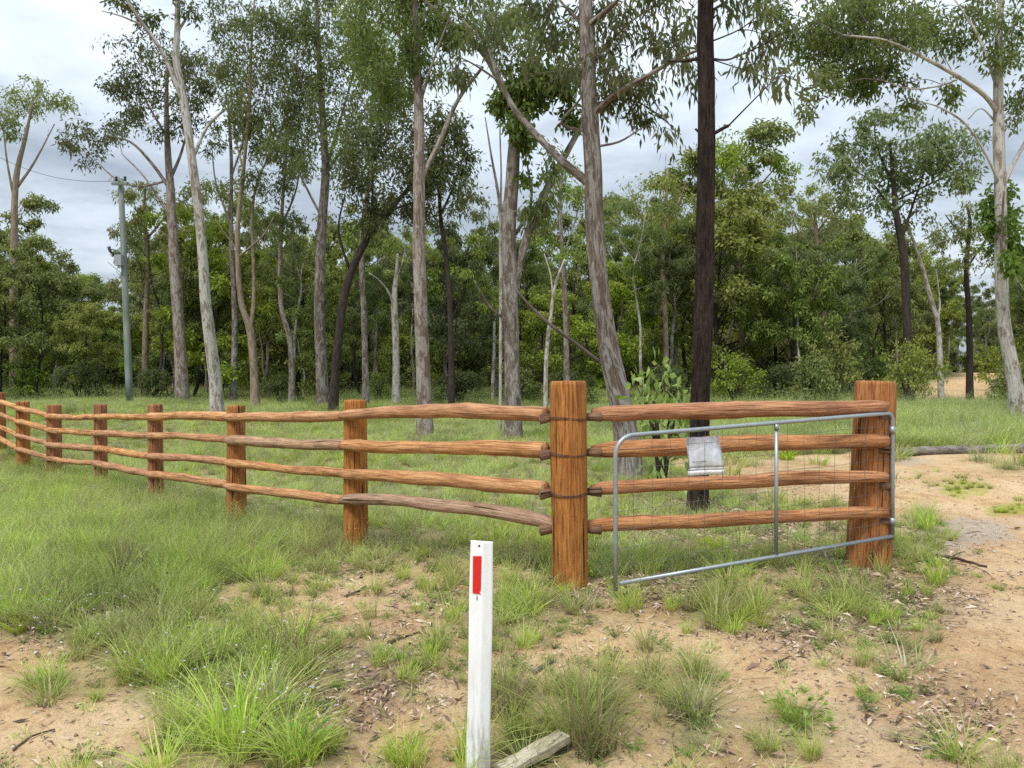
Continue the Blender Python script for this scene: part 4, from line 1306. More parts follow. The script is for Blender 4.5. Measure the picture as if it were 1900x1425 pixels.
# ------------------------------------------------------------------ the wood behind: a few kinds, each tree a thing of its own
def proto_tree(kind, seed):
    """returns (trunk mesh, crown mesh) of a tree standing on the origin, height about 10"""
    rg = np.random.default_rng(seed)
    W, Wt, Q = Acc(), Acc(), []
    spec = dict(gum=(10.5, .40, .105, M_GREY, L_GUM, .17, .048, 38, 48), pale=(11.0, .46, .085, M_TAN, L_OLIVE, .17, .046, 36, 42), bushy=(7.6, .17, .085, M_DARK, L_YEL, .17, .060, 42, 60),
                fresh=(7.2, .24, .080, M_DARK, L_GREEN, .165, .054, 42, 54), dark=(9.0, .26, .10, M_DARK, L_OLIVE, .165, .052, 40, 56), blue=(8.2, .28, .085, M_GREY, L_BLUE, .165, .048, 44, 58), stem=(10.5, .60, .078, M_PALE, L_GUM, .165, .046, 34, 24), darkstem=(9.5, .55, .085, M_DARK, L_OLIVE, .165, .048, 36, 28))[kind]
    H, cb, r0, bm, lm, ll, lw, per, ncl = spec
    nt = 8
    zs = np.linspace(0, 1, nt)
    wob = np.cumsum(rg.normal(size=(nt, 2)) * .16, 0)
    wob -= wob[0]
    P = np.stack((wob[:, 0], wob[:, 1], zs * H * .86 - .2), -1)
    TP, TR = spline(P, 3, r0 * (1.15 - .95 * zs ** 1.2))
    W.tube(TP, TR, 9, seed, .05)
    sk = [TP[int(len(TP) * cb):]]
    nl = 14 if kind in ('gum', 'pale', 'stem', 'darkstem') else 19
    ends = []
    for i in range(nl):
        f = cb + (1 - cb) * (i + rg.uniform(0, .8)) / nl * .92
        s = TP[min(int(f * len(TP)), len(TP) - 2)]
        az = i * 2.4 + rg.uniform(-.5, .5)
        ln = H * rg.uniform(.17, .30) * (1.0 if kind in ('gum', 'pale') else 1.12) * (1.15 - .55 * f)
        up = rg.uniform(.45, 1.1)
        d = np.array((math.cos(az), math.sin(az), up))
        d /= np.linalg.norm(d)
        m_ = s + d * ln * .5 + rg.normal(size=3) * .15
        e = s + d * ln + np.array((0, 0, .12 * ln))
        LP = spline([s, m_, e], 4)
        W.tube(LP, np.linspace(r0 * .42 * (1.2 - f), .012, len(LP)), 5, seed + i, .0, cap=False)
        sk.append(LP)
        ends += [e, m_ * .4 + e * .6]
    ends.append(TP[-1])
    sk = np.vstack(sk)
    ends = np.array(ends)
    k = rg.integers(0, len(ends), ncl)
    C = ends[k] + rg.normal(size=(ncl, 3)) * np.array((.36, .36, .28))
    C[:, 2] = np.maximum(C[:, 2], H * cb * .8)
    for c in C:
        grow_cluster(Wt, Q, c, np.array((.5, .5, .32)), 5, per, sk, rg, ll, lw, .45 if kind in ('bushy', 'fresh', 'dark') else .75, .010)
    W.add(np.vstack(Wt.V), np.vstack(Wt.Q), None, np.vstack(Wt.L))
    a = W.build('trunk', bm)
    b = leaf_object('crown', np.vstack(Q), lm)
    bpy.data.objects.remove(a.copy()) if False else None
    return a, b, H


def proto_bush(seed, lm, R_=1.1, H=1.9, ncl=34, per=60, ll=.13, lw=.05):
    rg = np.random.default_rng(seed)
    W, Wt, Q = Acc(), Acc(), []
    sk = []
    for i in range(9):
        az = i * .7 + rg.uniform(-.3, .3)
        e = np.array((math.cos(az) * R_ * rg.uniform(.2, .7), math.sin(az) * R_ * rg.uniform(.2, .7), H * rg.uniform(.55, .95)))
        LP = spline([np.array((0, 0, -.1)), e * .45 + (0, 0, .1), e], 4)
        W.tube(LP, np.linspace(.03, .008, len(LP)), 5, seed + i, 0, cap=False)
        sk.append(LP)
    sk = np.vstack(sk)
    for i in range(ncl):
        th, z = rg.uniform(0, 6.28), rg.uniform(.15, 1)
        r = R_ * math.sqrt(rg.uniform(0, 1)) * (1.05 - .6 * z ** 2)
        grow_cluster(Wt, Q, np.array((r * math.cos(th), r * math.sin(th), z * H * .92 + .1)), np.array((.3, .3, .22)), 3, per // 3, sk, rg, ll, lw, .25, .008)
    if Wt.n:
        W.add(np.vstack(Wt.V), np.vstack(Wt.Q), None, np.vstack(Wt.L))
    return W.build('stem', M_DARK), leaf_object('foliage', np.vstack(Q), lm)


KINDS = {}
for kd, seeds in dict(gum=(41, 42), pale=(43, 44), bushy=(45, 46), fresh=(47, 48), dark=(49, 50), blue=(51,), stem=(52, 53), darkstem=(54,)).items():
    KINDS[kd] = [proto_tree(kd, s) for s in seeds]
_used = set()


def instance(parts, name, loc, rz, sc, label, cat, group):
    root = empty(name, loc, label, cat, group)
    root.rotation_euler.z = rz
    root.scale = (sc[0], sc[0], sc[1])
    for p in parts:
        if p.name in _used:
            c = p.copy()
            link(c)
        else:
            c = p
            _used.add(p.name)
        c.parent = root
    return root


DESC = dict(gum='grey green gum', pale='slim olive gum', bushy='yellow green wattle', fresh='fresh green broad tree', dark='olive green tree', blue='bluish green tree', stem='tall thin pale gum', darkstem='tall thin dark tree')
NAMES = dict(gum='gum_tree', pale='gum_tree', bushy='wattle_tree', fresh='woodland_tree', dark='woodland_tree', blue='woodland_tree', stem='slender_tree', darkstem='slender_tree')
MARKS = [(-200, 'beyond the far left end of the fence'), (130, 'left of the power pole'), (300, 'just right of the power pole'), (420, 'behind the white-trunked gum'), (530, 'behind the forked gum'),
         (650, 'behind the dark leaning tree'), (735, 'behind the pale dead stem'), (850, 'right of the pinkish-barked gum'), (960, 'behind the fork-trunked gum'), (1060, 'behind the corner post'),
         (1200, 'left of the ironbark'), (1330, 'behind the black ironbark'), (1450, 'behind the middle of the gate'), (1560, 'left of the gate post'), (1660, 'behind the gate post'),
         (1780, 'beside the hillside track'), (1900, 'behind the pale gum at the right edge'), (2200, 'past the right edge gum')]
wood = []
rg = np.random.default_rng(77)
ROWS = [(35, 2.6, ('bushy', 'pale', 'fresh', 'gum', 'blue', 'dark', 'gum', 'bushy', 'pale', 'fresh', 'gum'), 'front'), (41, 2.9, ('gum', 'dark', 'bushy', 'pale', 'fresh', 'blue', 'gum', 'dark'), 'second row'),
        (48, 3.3, ('dark', 'gum', 'bushy', 'pale', 'gum', 'fresh'), 'middle'), (56, 3.6, ('gum', 'dark', 'pale', 'bushy', 'gum'), 'rear')]
for Y0, stp, kinds, depth in ROWS:
    x = -.92 * Y0 - 2
    i = int(rg.integers(0, 5))
    while x < .86 * Y0 + 3:
        X = x + rg.normal() * .55
        Y = Y0 + rg.normal() * 1.2
        x += stp * rg.uniform(.8, 1.25)
        i += 1 if rg.uniform() < .8 else 2
        kd = kinds[i % len(kinds)]
        if float(far_track(np.array([X]), np.array([Y]))[0]) > .05 or float(far_track(np.array([X - 1.5]), np.array([Y]))[0]) > .4:
            continue
        px = 950 + FPX * X / Y
        # skyline of the wood in the photograph: lower left of the power pole, higher around the ironbark
        hs = np.interp(px, [-100, 60, 150, 185, 225, 300, 500, 850, 1000, 1150, 1290, 1400, 1500, 1700, 1900, 2000], [1.0, .98, .86, .55, .90, 1.0, 1.08, .95, .95, 1.1, 1.22, 1.15, 1.0, 1.0, 1.05, 1.05])
        if px < 225 and kd in ('gum', 'pale', 'blue'):
            kd = 'bushy' if i % 2 else 'fresh'
        if 1120 < px < 1290 and kd in ('blue', 'dark', 'pale'):
            kd = 'bushy'
        if px > 1740 and kd in ('blue', 'dark'):
            kd = 'fresh'
        wood.append((X, Y, kd, hs, depth, px))
for q in range(34):
    Y = 33 + 12 * (q % 5) / 4 + rg.normal() * .8
    X = (-.80 + 1.6 * (q + rg.uniform(0, 1)) / 34) * Y
    px = 950 + FPX * X / Y
    if float(far_track(np.array([X]), np.array([Y]))[0]) > .05 or 150 < px < 228:
        continue
    wood.append((X, Y, 'stem' if q % 3 else 'darkstem', .95, 'front' if Y < 39 else 'second row', px))
near_mark = lambda px: MARKS[int(np.argmin([abs(px - m[0]) for m in MARKS]))][1]
buckets = {}
for w_ in wood:
    buckets.setdefault((w_[2], w_[4], near_mark(w_[5])), []).append(w_)
for (kd, depth, mark), lst in buckets.items():
    lst.sort()
    for q, (X, Y, _, hs, _, px) in enumerate(lst):
        which = '' if len(lst) == 1 else ('left ' if q == 0 else 'right ' if q == len(lst) - 1 else 'middle ')
        dp = dict(front='in front row', middle='in third row', rear='in rear row')
        dtx = dp.get(depth, 'in second row')
        pr_ = KINDS[kd][int(rg.integers(0, len(KINDS[kd])))]
        tgtH = {'gum': 9.6, 'pale': 9.8, 'bushy': 8.2, 'fresh': 8.0, 'dark': 9.0, 'blue': 8.6, 'stem': 9.6, 'darkstem': 8.8}[kd] * hs * (Y / 42) ** .62 * rg.uniform(.70, 1.30)
        sz = tgtH / pr_[2]
        instance(pr_[:2], NAMES[kd], (X, Y, T1(X, Y) - .05), rg.uniform(0, 6.28), (sz * rg.uniform(.9, 1.1), sz), f'{which}{DESC[kd]} {dtx}, {mark}'.replace('between the ', 'between ') , 'tree', 'trees of the wood behind the meadow')


# ------------------------------------------------------------------ geometry node scatter (uncountable ground cover and the far wood)
def scatter(name, P, rz, sc, idx, protos, kind='stuff', tilt=None):
    """one object whose points carry copies of the given meshes"""
    n = len(P)
    me = bpy.data.meshes.new(name)
    me.vertices.add(n)
    me.vertices.foreach_set('co', np.ascontiguousarray(P, np.float32).ravel())
    rot = np.zeros((n, 3), np.float32)
    rot[:, 2] = rz
    if tilt is not None:
        rot[:, :2] = tilt
    scl = np.asarray(sc, np.float32)
    if scl.ndim == 1:
        scl = np.repeat(scl[:, None], 3, 1)
    for nm, v in (('rot', rot), ('scl', scl)):
        a = me.attributes.new(nm, 'FLOAT_VECTOR', 'POINT')
        a.data.foreach_set('vector', np.ascontiguousarray(v).ravel())
    a = me.attributes.new('idx', 'INT', 'POINT')
    a.data.foreach_set('value', np.asarray(idx, np.int32))
    o = link(bpy.data.objects.new(name, me))
    ng = bpy.data.node_groups.new(name, 'GeometryNodeTree')
    ng.interface.new_socket('Geometry', in_out='INPUT', socket_type='NodeSocketGeometry')
    ng.interface.new_socket('Geometry', in_out='OUTPUT', socket_type='NodeSocketGeometry')
    gi = ng.nodes.new('NodeGroupInput')
    go = ng.nodes.new('NodeGroupOutput')
    jn = ng.nodes.new('GeometryNodeJoinGeometry')

    def na(nm, ty):
        q = ng.nodes.new('GeometryNodeInputNamedAttribute')
        q.data_type = ty
        q.inputs[0].default_value = nm
        return q.outputs[0]
    ra, sa, ia = na('rot', 'FLOAT_VECTOR'), na('scl', 'FLOAT_VECTOR'), na('idx', 'INT')
    e2r = ng.nodes.new('FunctionNodeEulerToRotation')
    ng.links.new(ra, e2r.inputs[0])
    for k, pset in enumerate(protos):
        cmp_ = ng.nodes.new('FunctionNodeCompare')
        cmp_.data_type = 'INT'
        cmp_.operation = 'EQUAL'
        ng.links.new(ia, cmp_.inputs['A'] if cmp_.inputs['A'].type == 'INT' else [s for s in cmp_.inputs if s.name == 'A' and s.type == 'INT'][0])
        [s for s in cmp_.inputs if s.name == 'B' and s.type == 'INT'][0].default_value = k
        for p in (pset if isinstance(pset, (tuple, list)) else (pset,)):
            oi = ng.nodes.new('GeometryNodeObjectInfo')
            oi.transform_space = 'ORIGINAL'
            oi.inputs['Object'].default_value = p
            iop = ng.nodes.new('GeometryNodeInstanceOnPoints')
            ng.links.new(gi.outputs[0], iop.inputs['Points'])
            ng.links.new(cmp_.outputs[0], iop.inputs['Selection'])
            ng.links.new(oi.outputs['Geometry'], iop.inputs['Instance'])
            ng.links.new(e2r.outputs[0], iop.inputs['Rotation'])
            ng.links.new(sa, iop.inputs['Scale'])
            ng.links.new(iop.outputs[0], jn.inputs[0])
    ng.links.new(jn.outputs[0], go.inputs[0])
    md = o.modifiers.new('scatter', 'NODES')
    md.node_group = ng
    return tag(o, kind=kind)


# far wood: one mass, no tree of it can be told apart
flat = [p[:2] for kd in ('gum', 'dark', 'pale', 'bushy') for p in KINDS[kd][:1]]
rg = np.random.default_rng(78)
n = 700
Yf = 60 + 70 * rg.uniform(0, 1, n) ** 1.4
Xf = rg.uniform(-1.2, 1.15, n) * Yf
ok = far_track(Xf, Yf) < .1
Xf, Yf = Xf[ok], Yf[ok]
sf = rg.uniform(.75, 1.1, len(Xf)) * np.interp(950 + FPX * Xf / Yf, [60, 150, 230, 320], [1, .62, .7, 1])
scatter('far_woodland', np.stack((Xf, Yf, T(Xf, Yf) - .1), -1), rg.uniform(0, 6.28, len(Xf)), sf, rg.integers(0, len(flat), len(Xf)), flat)

# ------------------------------------------------------------------ undergrowth bushes at the wood edge
BUSH = {'green': proto_bush(60, L_GREEN), 'dark': proto_bush(61, L_GUMD, 1.2, 1.7), 'yellow': proto_bush(62, L_YEL, 1.2, 2.3)}
rg = np.random.default_rng(79)
bl = []
for px, Y, kd, s, lab in ((1685, 28, 'yellow', 1.0, 'bright yellow green bush left of the hillside track foot'), (1500, 29, 'green', 1.1, 'fresh green bush behind the gate upright'), (1545, 31, 'yellow', 1.2, 'yellow green bush left of the gate post'),
                      (1862, 30, 'dark', .6, 'low dark bush on the rise beside the right edge gum'), (1890, 27, 'green', .9, 'green bush at the foot of the right edge gum'), (1620, 33, 'dark', 1.1, 'dark bush behind the gate post top'),
                      (1450, 33, 'dark', 1.0, 'dark bush behind the gate middle'), (1240, 30, 'dark', 1.0, 'dark bush between the big grey gum and the ironbark'), (1060, 31, 'dark', .9, 'dark bush behind the corner post'),
                      (850, 33, 'dark', .9, 'dark bush right of the pinkish-barked gum'), (700, 34, 'green', .8, 'green bush left of the pale dead stem'), (520, 34, 'dark', .8, 'dark bush right of the forked gum'),
                      (290, 34, 'dark', .9, 'dark bush right of the power pole foot'), (150, 34, 'dark', 1.0, 'dark bush left of the power pole foot'), (40, 35, 'green', 1.1, 'green bush at the left edge of the meadow'),
                      (1360, 32, 'yellow', .9, 'yellow green bush right of the ironbark'), (960, 34, 'green', .9, 'green bush behind the fork-trunked gum'),
                      (1680, 46, 'green', 1.3, 'green bush at the left verge of the hillside track'), (1880, 42, 'yellow', 1.3, 'yellow green bush right of the hillside track top'), (600, 35, 'yellow', .9, 'yellow green bush behind the straight grey gum')):
    c = at(px, 740, Y)
    instance(BUSH[kd], 'bush', (c[0], Y, T1(c[0], Y)), rg.uniform(0, 6.28), (s * rg.uniform(.9, 1.1), s), lab, 'bush', 'bushes along the edge of the wood')
n = 760
Yu = 47 + 40 * rg.uniform(0, 1, n)
Xu = rg.uniform(-1.1, 1.05, n) * Yu
ok = (far_track(Xu, Yu) < .03) & (far_track(Xu - 2.5, Yu) < .1) & (far_track(Xu + 2.0, Yu) < .1)
Xu, Yu = Xu[ok], Yu[ok]
UN = [BUSH[k] for k in ('dark', 'green', 'dark', 'yellow')]
scatter('undergrowth', np.stack((Xu, Yu, T(Xu, Yu) - .05), -1), rg.uniform(0, 6.28, len(Xu)), rg.uniform(.7, 1.9, len(Xu)), rg.choice([0, 0, 2, 1, 3], len(Xu)), UN)
sp = proto_bush(64, L_SAP, .38, .85, 12, 30, .10, .04)
c = at(1228, 745, 11)
g_ = T1(c[0], 11)
instance(sp, 'young_sapling', (c[0], 11, g_), .6, (1.25, 1.95), 'small pale yellow green sapling showing above the top rail left of the ironbark', 'sapling', None)


# ------------------------------------------------------------------ grass
def blades(n, hgt, spread, lean, w, seed, seg=4, curl=.5, hvar=.45, flop=0.0):
    rg = np.random.default_rng(seed)
    az = rg.uniform(0, 6.283, n)
    r0 = spread * np.sqrt(rg.uniform(0, 1, n))
    b = np.stack((r0 * np.cos(az), r0 * np.sin(az), np.full(n, -.02)), -1)
    az2 = az + rg.normal(size=n) * .7
    d = np.stack((np.cos(az2), np.sin(az2), np.zeros(n)), -1)
    H = hgt * rg.uniform(1 - hvar, 1 + hvar * .5, n)
    ln = lean * rg.uniform(.3, 1.4, n) + flop * (rg.uniform(0, 1, n) < .25)
    side = np.stack((-np.sin(az2), np.cos(az2), np.zeros(n)), -1)
    tw = rg.normal(size=n) * .8
    side = side * np.cos(tw)[:, None] + d * np.sin(tw)[:, None]
    Vs, hs = [], []
    for k in range(seg + 1):
        t = k / seg
        c = b + d * (H * ln * (t ** 1.6) * (1 + curl * t))[:, None] + np.array((0, 0, 1.)) * (H * (t - curl * .35 * ln * t * t * t))[:, None]
        ww = w * (1 - t ** 1.5) * .5 + .00025
        Vs += [c - side * ww, c + side * ww]
        hs += [np.full(n, t), np.full(n, t)]
    V = np.stack(Vs, 1)
    h = np.stack(hs, 1)
    m = 2 * (seg + 1)
    base = (np.arange(n) * m)[:, None, None]
    q = np.array([(2 * k, 2 * k + 1, 2 * k + 3, 2 * k + 2) for k in range(seg)])[None]
    return V.reshape(-1, 3), (base + q).reshape(-1, 4), h.ravel()


def seed_stalks(n, hgt, spread, seed):
    """thin straw stalks with a narrow seed head"""
    rg = np.random.default_rng(seed)
    V, Fq, h = blades(n, hgt, spread, .35, .0022, seed, 4, .25, .3)
    Vs, Fs, hs = [V], [Fq], [h]
    tips = V.reshape(n, 10, 3)[:, 8]
    k = len(V)
    for t in tips:
        for q in range(5):
            c = t - np.array((0, 0, .018 * q)) + rg.normal(size=3) * .004
            d = unit(rg.normal(size=3) * .5 + (0, 0, 1)) * .022
            s = unit(np.cross(d, rg.normal(size=3))) * .0028
            Vs.append(np.array((c, c + d * .5 + s, c + d, c + d * .5 - s)))
            Fs.append(np.array([[k, k + 1, k + 2, k + 3]]))
            hs.append(np.full(4, .9))
            k += 4
    return np.vstack(Vs), np.vstack(Fs), np.concatenate(hs)


def join(*parts):
    Vs, Fs, hs, k = [], [], [], 0
    for V, Fq, h in parts:
        Vs.append(V)
        Fs.append(Fq + k)
        hs.append(h)
        k += len(V)
    return np.vstack(Vs), np.vstack(Fs), np.concatenate(hs)


def herb(seed, n=26, r=.09, hh=.07, L=.045, W=.022):
    """low broad-leaved weed"""
    rg = np.random.default_rng(seed)
    th = rg.uniform(0, 6.28, n)
    rr = r * np.sqrt(rg.uniform(0, 1, n))
    C = np.stack((rr * np.cos(th), rr * np.sin(th), hh * rg.uniform(.1, 1, n)), -1)
    D = unit(np.stack((np.cos(th), np.sin(th), rg.uniform(-.1, .7, n)), -1) + rg.normal(size=(n, 3)) * .25)
    q = leaf_quads(C, D, L * rg.uniform(.6, 1.3, n), W * rg.uniform(.7, 1.3, n), rg).reshape(-1, 3)
    f = np.arange(len(q)).reshape(-1, 4)
    m = len(q)                                     # leaf stalks rise from one crown on the ground
    q = np.vstack((q, C + (0, 0, .0025), [(0, 0, -.01), (.003, .002, -.01)]))
    k_ = np.arange(n)
    f = np.vstack((f, np.stack((np.full(n, m + n), np.full(n, m + n + 1), m + k_, 4 * k_), -1)))
    return q, f, np.full(len(q), .8)


def tuft_mesh(name, parts, mat):
    V, Fq, h = join(*parts)
    me_o = mk(name, V, Fq, mat, attrs={'h': h}, smooth=True)
    return me_o


TUFT = {
    'fine': tuft_mesh('grass_tussock', [blades(72, .33, .09, .50, .0080, 1), seed_stalks(9, .50, .06, 2)], G_GREEN),
    'lush': tuft_mesh('grass_tussock', [blades(75, .28, .08, .75, .0085, 3, flop=.6)], G_GREEN),
    'dry': tuft_mesh('grass_tussock', [blades(95, .32, .085, .5, .0055, 5), seed_stalks(8, .42, .07, 6)], G_DRY),
    'short': tuft_mesh('grass_tussock', [blades(46, .10, .075, .95, .0062, 7, 3)], G_PALE),
    'pale': tuft_mesh('grass_tussock', [blades(60, .25, .11, .6, .0070, 8, 3), seed_stalks(7, .46, .09, 9)], G_PALE),
    'lime': tuft_mesh('grass_tussock', [blades(80, .24, .06, .7, .0065, 10, 4, flop=.5)], G_LIME),
    'herb': tuft_mesh('weed', [herb(12, 84, .10, .10, .027, .013)], G_HERB),
    'meadow': tuft_mesh('meadow_tuft', [blades(70, .30, .16, .55, .0075, 14, 3), blades(30, .20, .18, .8, .0085, 15, 3), seed_stalks(6, .50, .15, 16)], G_PALE),
    'meadowg': tuft_mesh('meadow_tuft', [blades(80, .26, .17, .6, .0080, 17, 3)], G_GREEN),
}
TALL = [('fine', 610, 'x')]
# tussocks one can point to in the foreground: (pixel x, pixel y of the foot, kind, scale, label)
TUSS = [
    (540, 1225, 'dry', 1.15, 'dark olive tussock on the bare sand left of the guide post'),
    (1105, 1395, 'dry', 1.35, 'big brown based tussock right behind the bleached plank'),
    (1060, 1370, 'lush', 1.1, 'bright green clump at the end of the bleached plank'),
    (935, 1330, 'dry', 1.1, 'dark grass clump tucked behind the right side of the guide post'),
    (955, 1365, 'lime', .8, 'yellow green clump between the guide post and the plank'),
    (1290, 1330, 'lush', 1.05, 'upright green tuft in front of the gate, right of the big brown tussock'),
    (1330, 1165, 'fine', .85, 'green tuft on bare ground below the gate bottom bar'),
    (955, 1155, 'lush', .65, 'small green tuft right of the guide post top half'),
    (708, 1240, 'fine', .62, 'lone thin tuft on the dirt between dark tussock and guide post'),
    (90, 1310, 'lush', .75, 'rounded tuft standing on the bare verge at the lower left'),
    (430, 1390, 'fine', 1.15, 'tall green tussock at the bottom left of centre'),
    (500, 1330, 'lush', 1.0, 'green tussock just above the bottom left tall one'),
    (600, 1400, 'lime', .85, 'lime coloured tuft at the bottom, left of the red soil patch'),
    (210, 1100, 'fine', 1.2, 'tall seeding tussock in the left grass bank'),
    (60, 1120, 'lush', 1.1, 'lush tussock at the left picture edge in front of the fence'),
    (300, 1170, 'fine', 1.05, 'seeding tussock at the lower edge of the left grass bank'),
    (130, 960, 'fine', 1.25, 'dark green tussock near the fence at the left'),
    (1480, 1350, 'herb', 1.5, 'low leafy weed on the sandy ground below the gate'),
    (1720, 985, 'fine', .85, 'green tuft beside the foot of the gate post'),
    (1640, 1150, 'lush', .6, 'small green tuft below the gate post'),
    (1075, 1130, 'short', 1.6, 'short pale tuft at the foot of the corner post'),
    (1680, 1245, 'short', 1.7, 'short spreading tuft near the driveway edge'),
    (735, 1415, 'lime', .6, 'small lime tuft at the bottom edge left of the guide post'),
    (1215, 1060, 'fine', .9, 'grass clump in the leaf litter behind the gate'),
    (560, 1395, 'herb', 1.3, 'leafy weed beside the bottom lime tuft'),
]
first = set()
for px, py, kd, s, lab in TUSS:
    p = ground_at(px, py)
    src = TUFT[kd]
    if kd in first:
        o = src.copy()
        link(o)
    else:
        o = src
        first.add(kd)
    o.location = p
    o.rotation_euler.z = RNG.uniform(0, 6.28)
    o.scale = (s, s, s)
    tag(o, lab, 'weed' if kd == 'herb' else 'tussock', 'grass tussocks on the verge')
# the two meadow tufts stand just behind the fence
for kd, (px, py), lab in (('meadow', (780, 965), 'pale seeding tuft behind the fence bay beside the corner post'), ('meadowg', (560, 930), 'green tuft behind the second fence bay from the corner post'), ('pale', (380, 1010), 'pale seeding tussock in front of the third fence post')):
    o = TUFT[kd]
    o.location = ground_at(px, py)
    tag(o, lab, 'tussock', 'grass tussocks on the verge')

SETN = ['fine', 'lush', 'dry', 'short', 'pale', 'lime', 'herb']
SETP = [TUFT[k] for k in SETN]
rg = np.random.default_rng(91)


def place(n, x0, x1, y0, y1, expo=1.0):
    x = rg.uniform(x0, x1, n)
    y = y0 + (y1 - y0) * rg.uniform(0, 1, n) ** expo
    return x, y


# near verge: tufts where the photograph is green
x, y = place(60000, -18, 7.5, 2.5, 20.5)
z, px, py, veg, lit, gra, moss, trk = fields(x, y)
front_ = behind_fence(x, y) < .15
keep = (np.abs(x) < .92 * y + 1.2) & front_ & ((y < 12.5) | (x < -4)) & ((x < 3.0) | (y < 7)) & (rg.uniform(0, 1, len(x)) < np.clip(veg - .10 + .36 * smooth_noise(x, y, 4.2, 71), 0, 1) ** 1.25 * .70)
dguide = np.hypot(x - g[0], y - g[1]) > .16
keep &= dguide
x, y, z, veg = x[keep], y[keep], z[keep], veg[keep]
n = len(x)
pk = rg.uniform(0, 1, n)
idx = np.select([pk < .22 + .2 * (veg - .5), pk < .46, pk < .52, pk < .66, pk < .82, pk < .92], [0, 1, 2, 3, 4, 5], 6)
sparse = veg < .42
idx = np.where(sparse & (pk < .65), 3, np.where(sparse & (pk < .9), 6, idx))
sc = rg.uniform(.45, 1.15, n) * (.38 + .42 * veg)
scatter('verge_grass', np.stack((x, y, z), -1), rg.uniform(0, 6.28, n), sc, idx, SETP, tilt=rg.normal(size=(n, 2)) * .10)
N_VERGE = n

# sparse small weeds over the dirt
x, y = place(12000, -6, 8, 2.4, 10)
z, px, py, veg, lit, gra, moss, trk = fields(x, y)
keep = (np.abs(x) < .75 * y + .8) & (behind_fence(x, y) < .2) & (trk < .35) & (rg.uniform(0, 1, len(x)) < .16 + .34 * veg + .55 * np.clip(smooth_noise(x, y, 2.2, 44), 0, 1) * (trk < .2))
x, y, z = x[keep], y[keep], z[keep]
n = len(x)
scatter('ground_weeds', np.stack((x, y, z), -1), rg.uniform(0, 6.28, n), rg.uniform(.25, .75, n), rg.choice([3, 3, 3, 6, 6, 6, 1, 0], n), SETP, tilt=rg.normal(size=(n, 2)) * .12)

# low green cover on the crown and the edges of the driveway
x, y = place(14000, 2.8, 12, 5.5, 14)
z, px, py, veg, lit, gra, moss, trk = fields(x, y)
keep = (np.abs(x) < .75 * y + .8) & (rg.uniform(0, 1, len(x)) < np.clip(.8 * (moss - .25) + 1.0 * np.clip(veg - .30, 0, 1) + .02 * (y > 6), 0, .9) * .5)
x, y, z, moss = x[keep], y[keep], z[keep], moss[keep]
n = len(x)
scatter('driveway_grass', np.stack((x, y, z), -1), rg.uniform(0, 6.28, n), rg.uniform(.35, .8, n) * np.where(moss > .4, .55, .9), np.where(moss > .4, rg.choice([3, 5, 5, 6], n), rg.choice([0, 1, 3, 4], n)), SETP, tilt=rg.normal(size=(n, 2)) * .1)

# meadow behind the fence and the long grass at the right
x, y = place(74000, -44, 36, 5.5, 44, 1.35)
z, px, py, veg, lit, gra, moss, trk = fields(x, y)
back_ = ((behind_fence(x, y) > .12) | ((x > 3.0) & (y > 11))) & ~((x > 2.9) & (y < 6.8))
keep = (np.abs(x) < .92 * y + 2) & back_ & (rg.uniform(0, 1, len(x)) < veg ** 1.5) & (far_track(x, y) < .15) & ~((x > .52 * y) & (y > 26) & (rg.uniform(0, 1, len(x)) < .85))
x, y, z, veg = x[keep], y[keep], z[keep], veg[keep]
n = len(x)
hn = smooth_noise(x, y, .55, 55)
pk = rg.uniform(0, 1, n) + .18 * hn
nearb = y < 11
MEAD = [TUFT['meadow'], TUFT['meadowg'], TUFT['short'], TUFT['pale'], TUFT['fine'], TUFT['lime']]
idx = np.where(nearb, np.select([pk < .18, pk < .45, pk < .72, pk < .87, pk < .96], [0, 1, 2, 3, 4], 5), np.select([pk < .5, pk < .93], [0, 1], 5))
right = (x > 3.2) & (y > 12) & (y < 25)
hz_ = np.where(right, 1.35, np.interp(y, [6, 11, 22, 32, 42], [.60, .64, .78, 1.05, 1.25]))
sc = rg.uniform(.65, 1.15, n) * hz_ * (1 + .18 * hn)
scatter('meadow_grass', np.stack((x, y, z), -1), rg.uniform(0, 6.28, n), sc, idx, MEAD, tilt=rg.normal(size=(n, 2)) * .08)

# woodland floor: sparse low growth
x, y = place(9000, -45, 45, 38, 70)
keep = (far_track(x, y) < .1) & (rg.uniform(0, 1, len(x)) < .7)
x, y = x[keep], y[keep]
n = len(x)
scatter('woodland_grass', np.stack((x, y, T(x, y)), -1), rg.uniform(0, 6.28, n), rg.uniform(.8, 1.8, n), rg.integers(0, 2, n), MEAD[:2])


# ------------------------------------------------------------------ leaf litter, twigs, pebbles, small flowers
def on_ground(n, x0, x1, y0, y1, wfun, expo=1.0):
    x, y = place(n, x0, x1, y0, y1, expo)
    f = fields(x, y)
    k = (np.abs(x) < .78 * y + .6) & (rg.uniform(0, 1, n) < wfun(f, x, y))
    zz = f[0] + np.clip((11 - y) / 4, 0, 1) * (.012 * smooth_noise(x, y, 14, 31) + .007 * smooth_noise(x, y, 31, 32)) * (1 - .3 * f[7])
    return x[k], y[k], zz[k]


x, y, z = on_ground(380000, -6, 8, 2.4, 12, lambda f, x, y: np.clip(.07 + .85 * f[4] * (smooth_noise(x, y, 3.0, 60) * .5 + .6), 0, 1) * np.clip(1 - .7 * f[7] * (f[4] < .3), 0, 1))
n = len(x)
az = rg.uniform(0, 6.28, n)
D = unit(np.stack((np.cos(az), np.sin(az), rg.normal(size=n) * .22), -1))
L = rg.gamma(3.2, .0110, n) + .014
q = leaf_quads(np.stack((x, y, z + .008 + rg.uniform(0, .012, n)), -1), D, L, L * rg.uniform(.14, .26, n), rg)
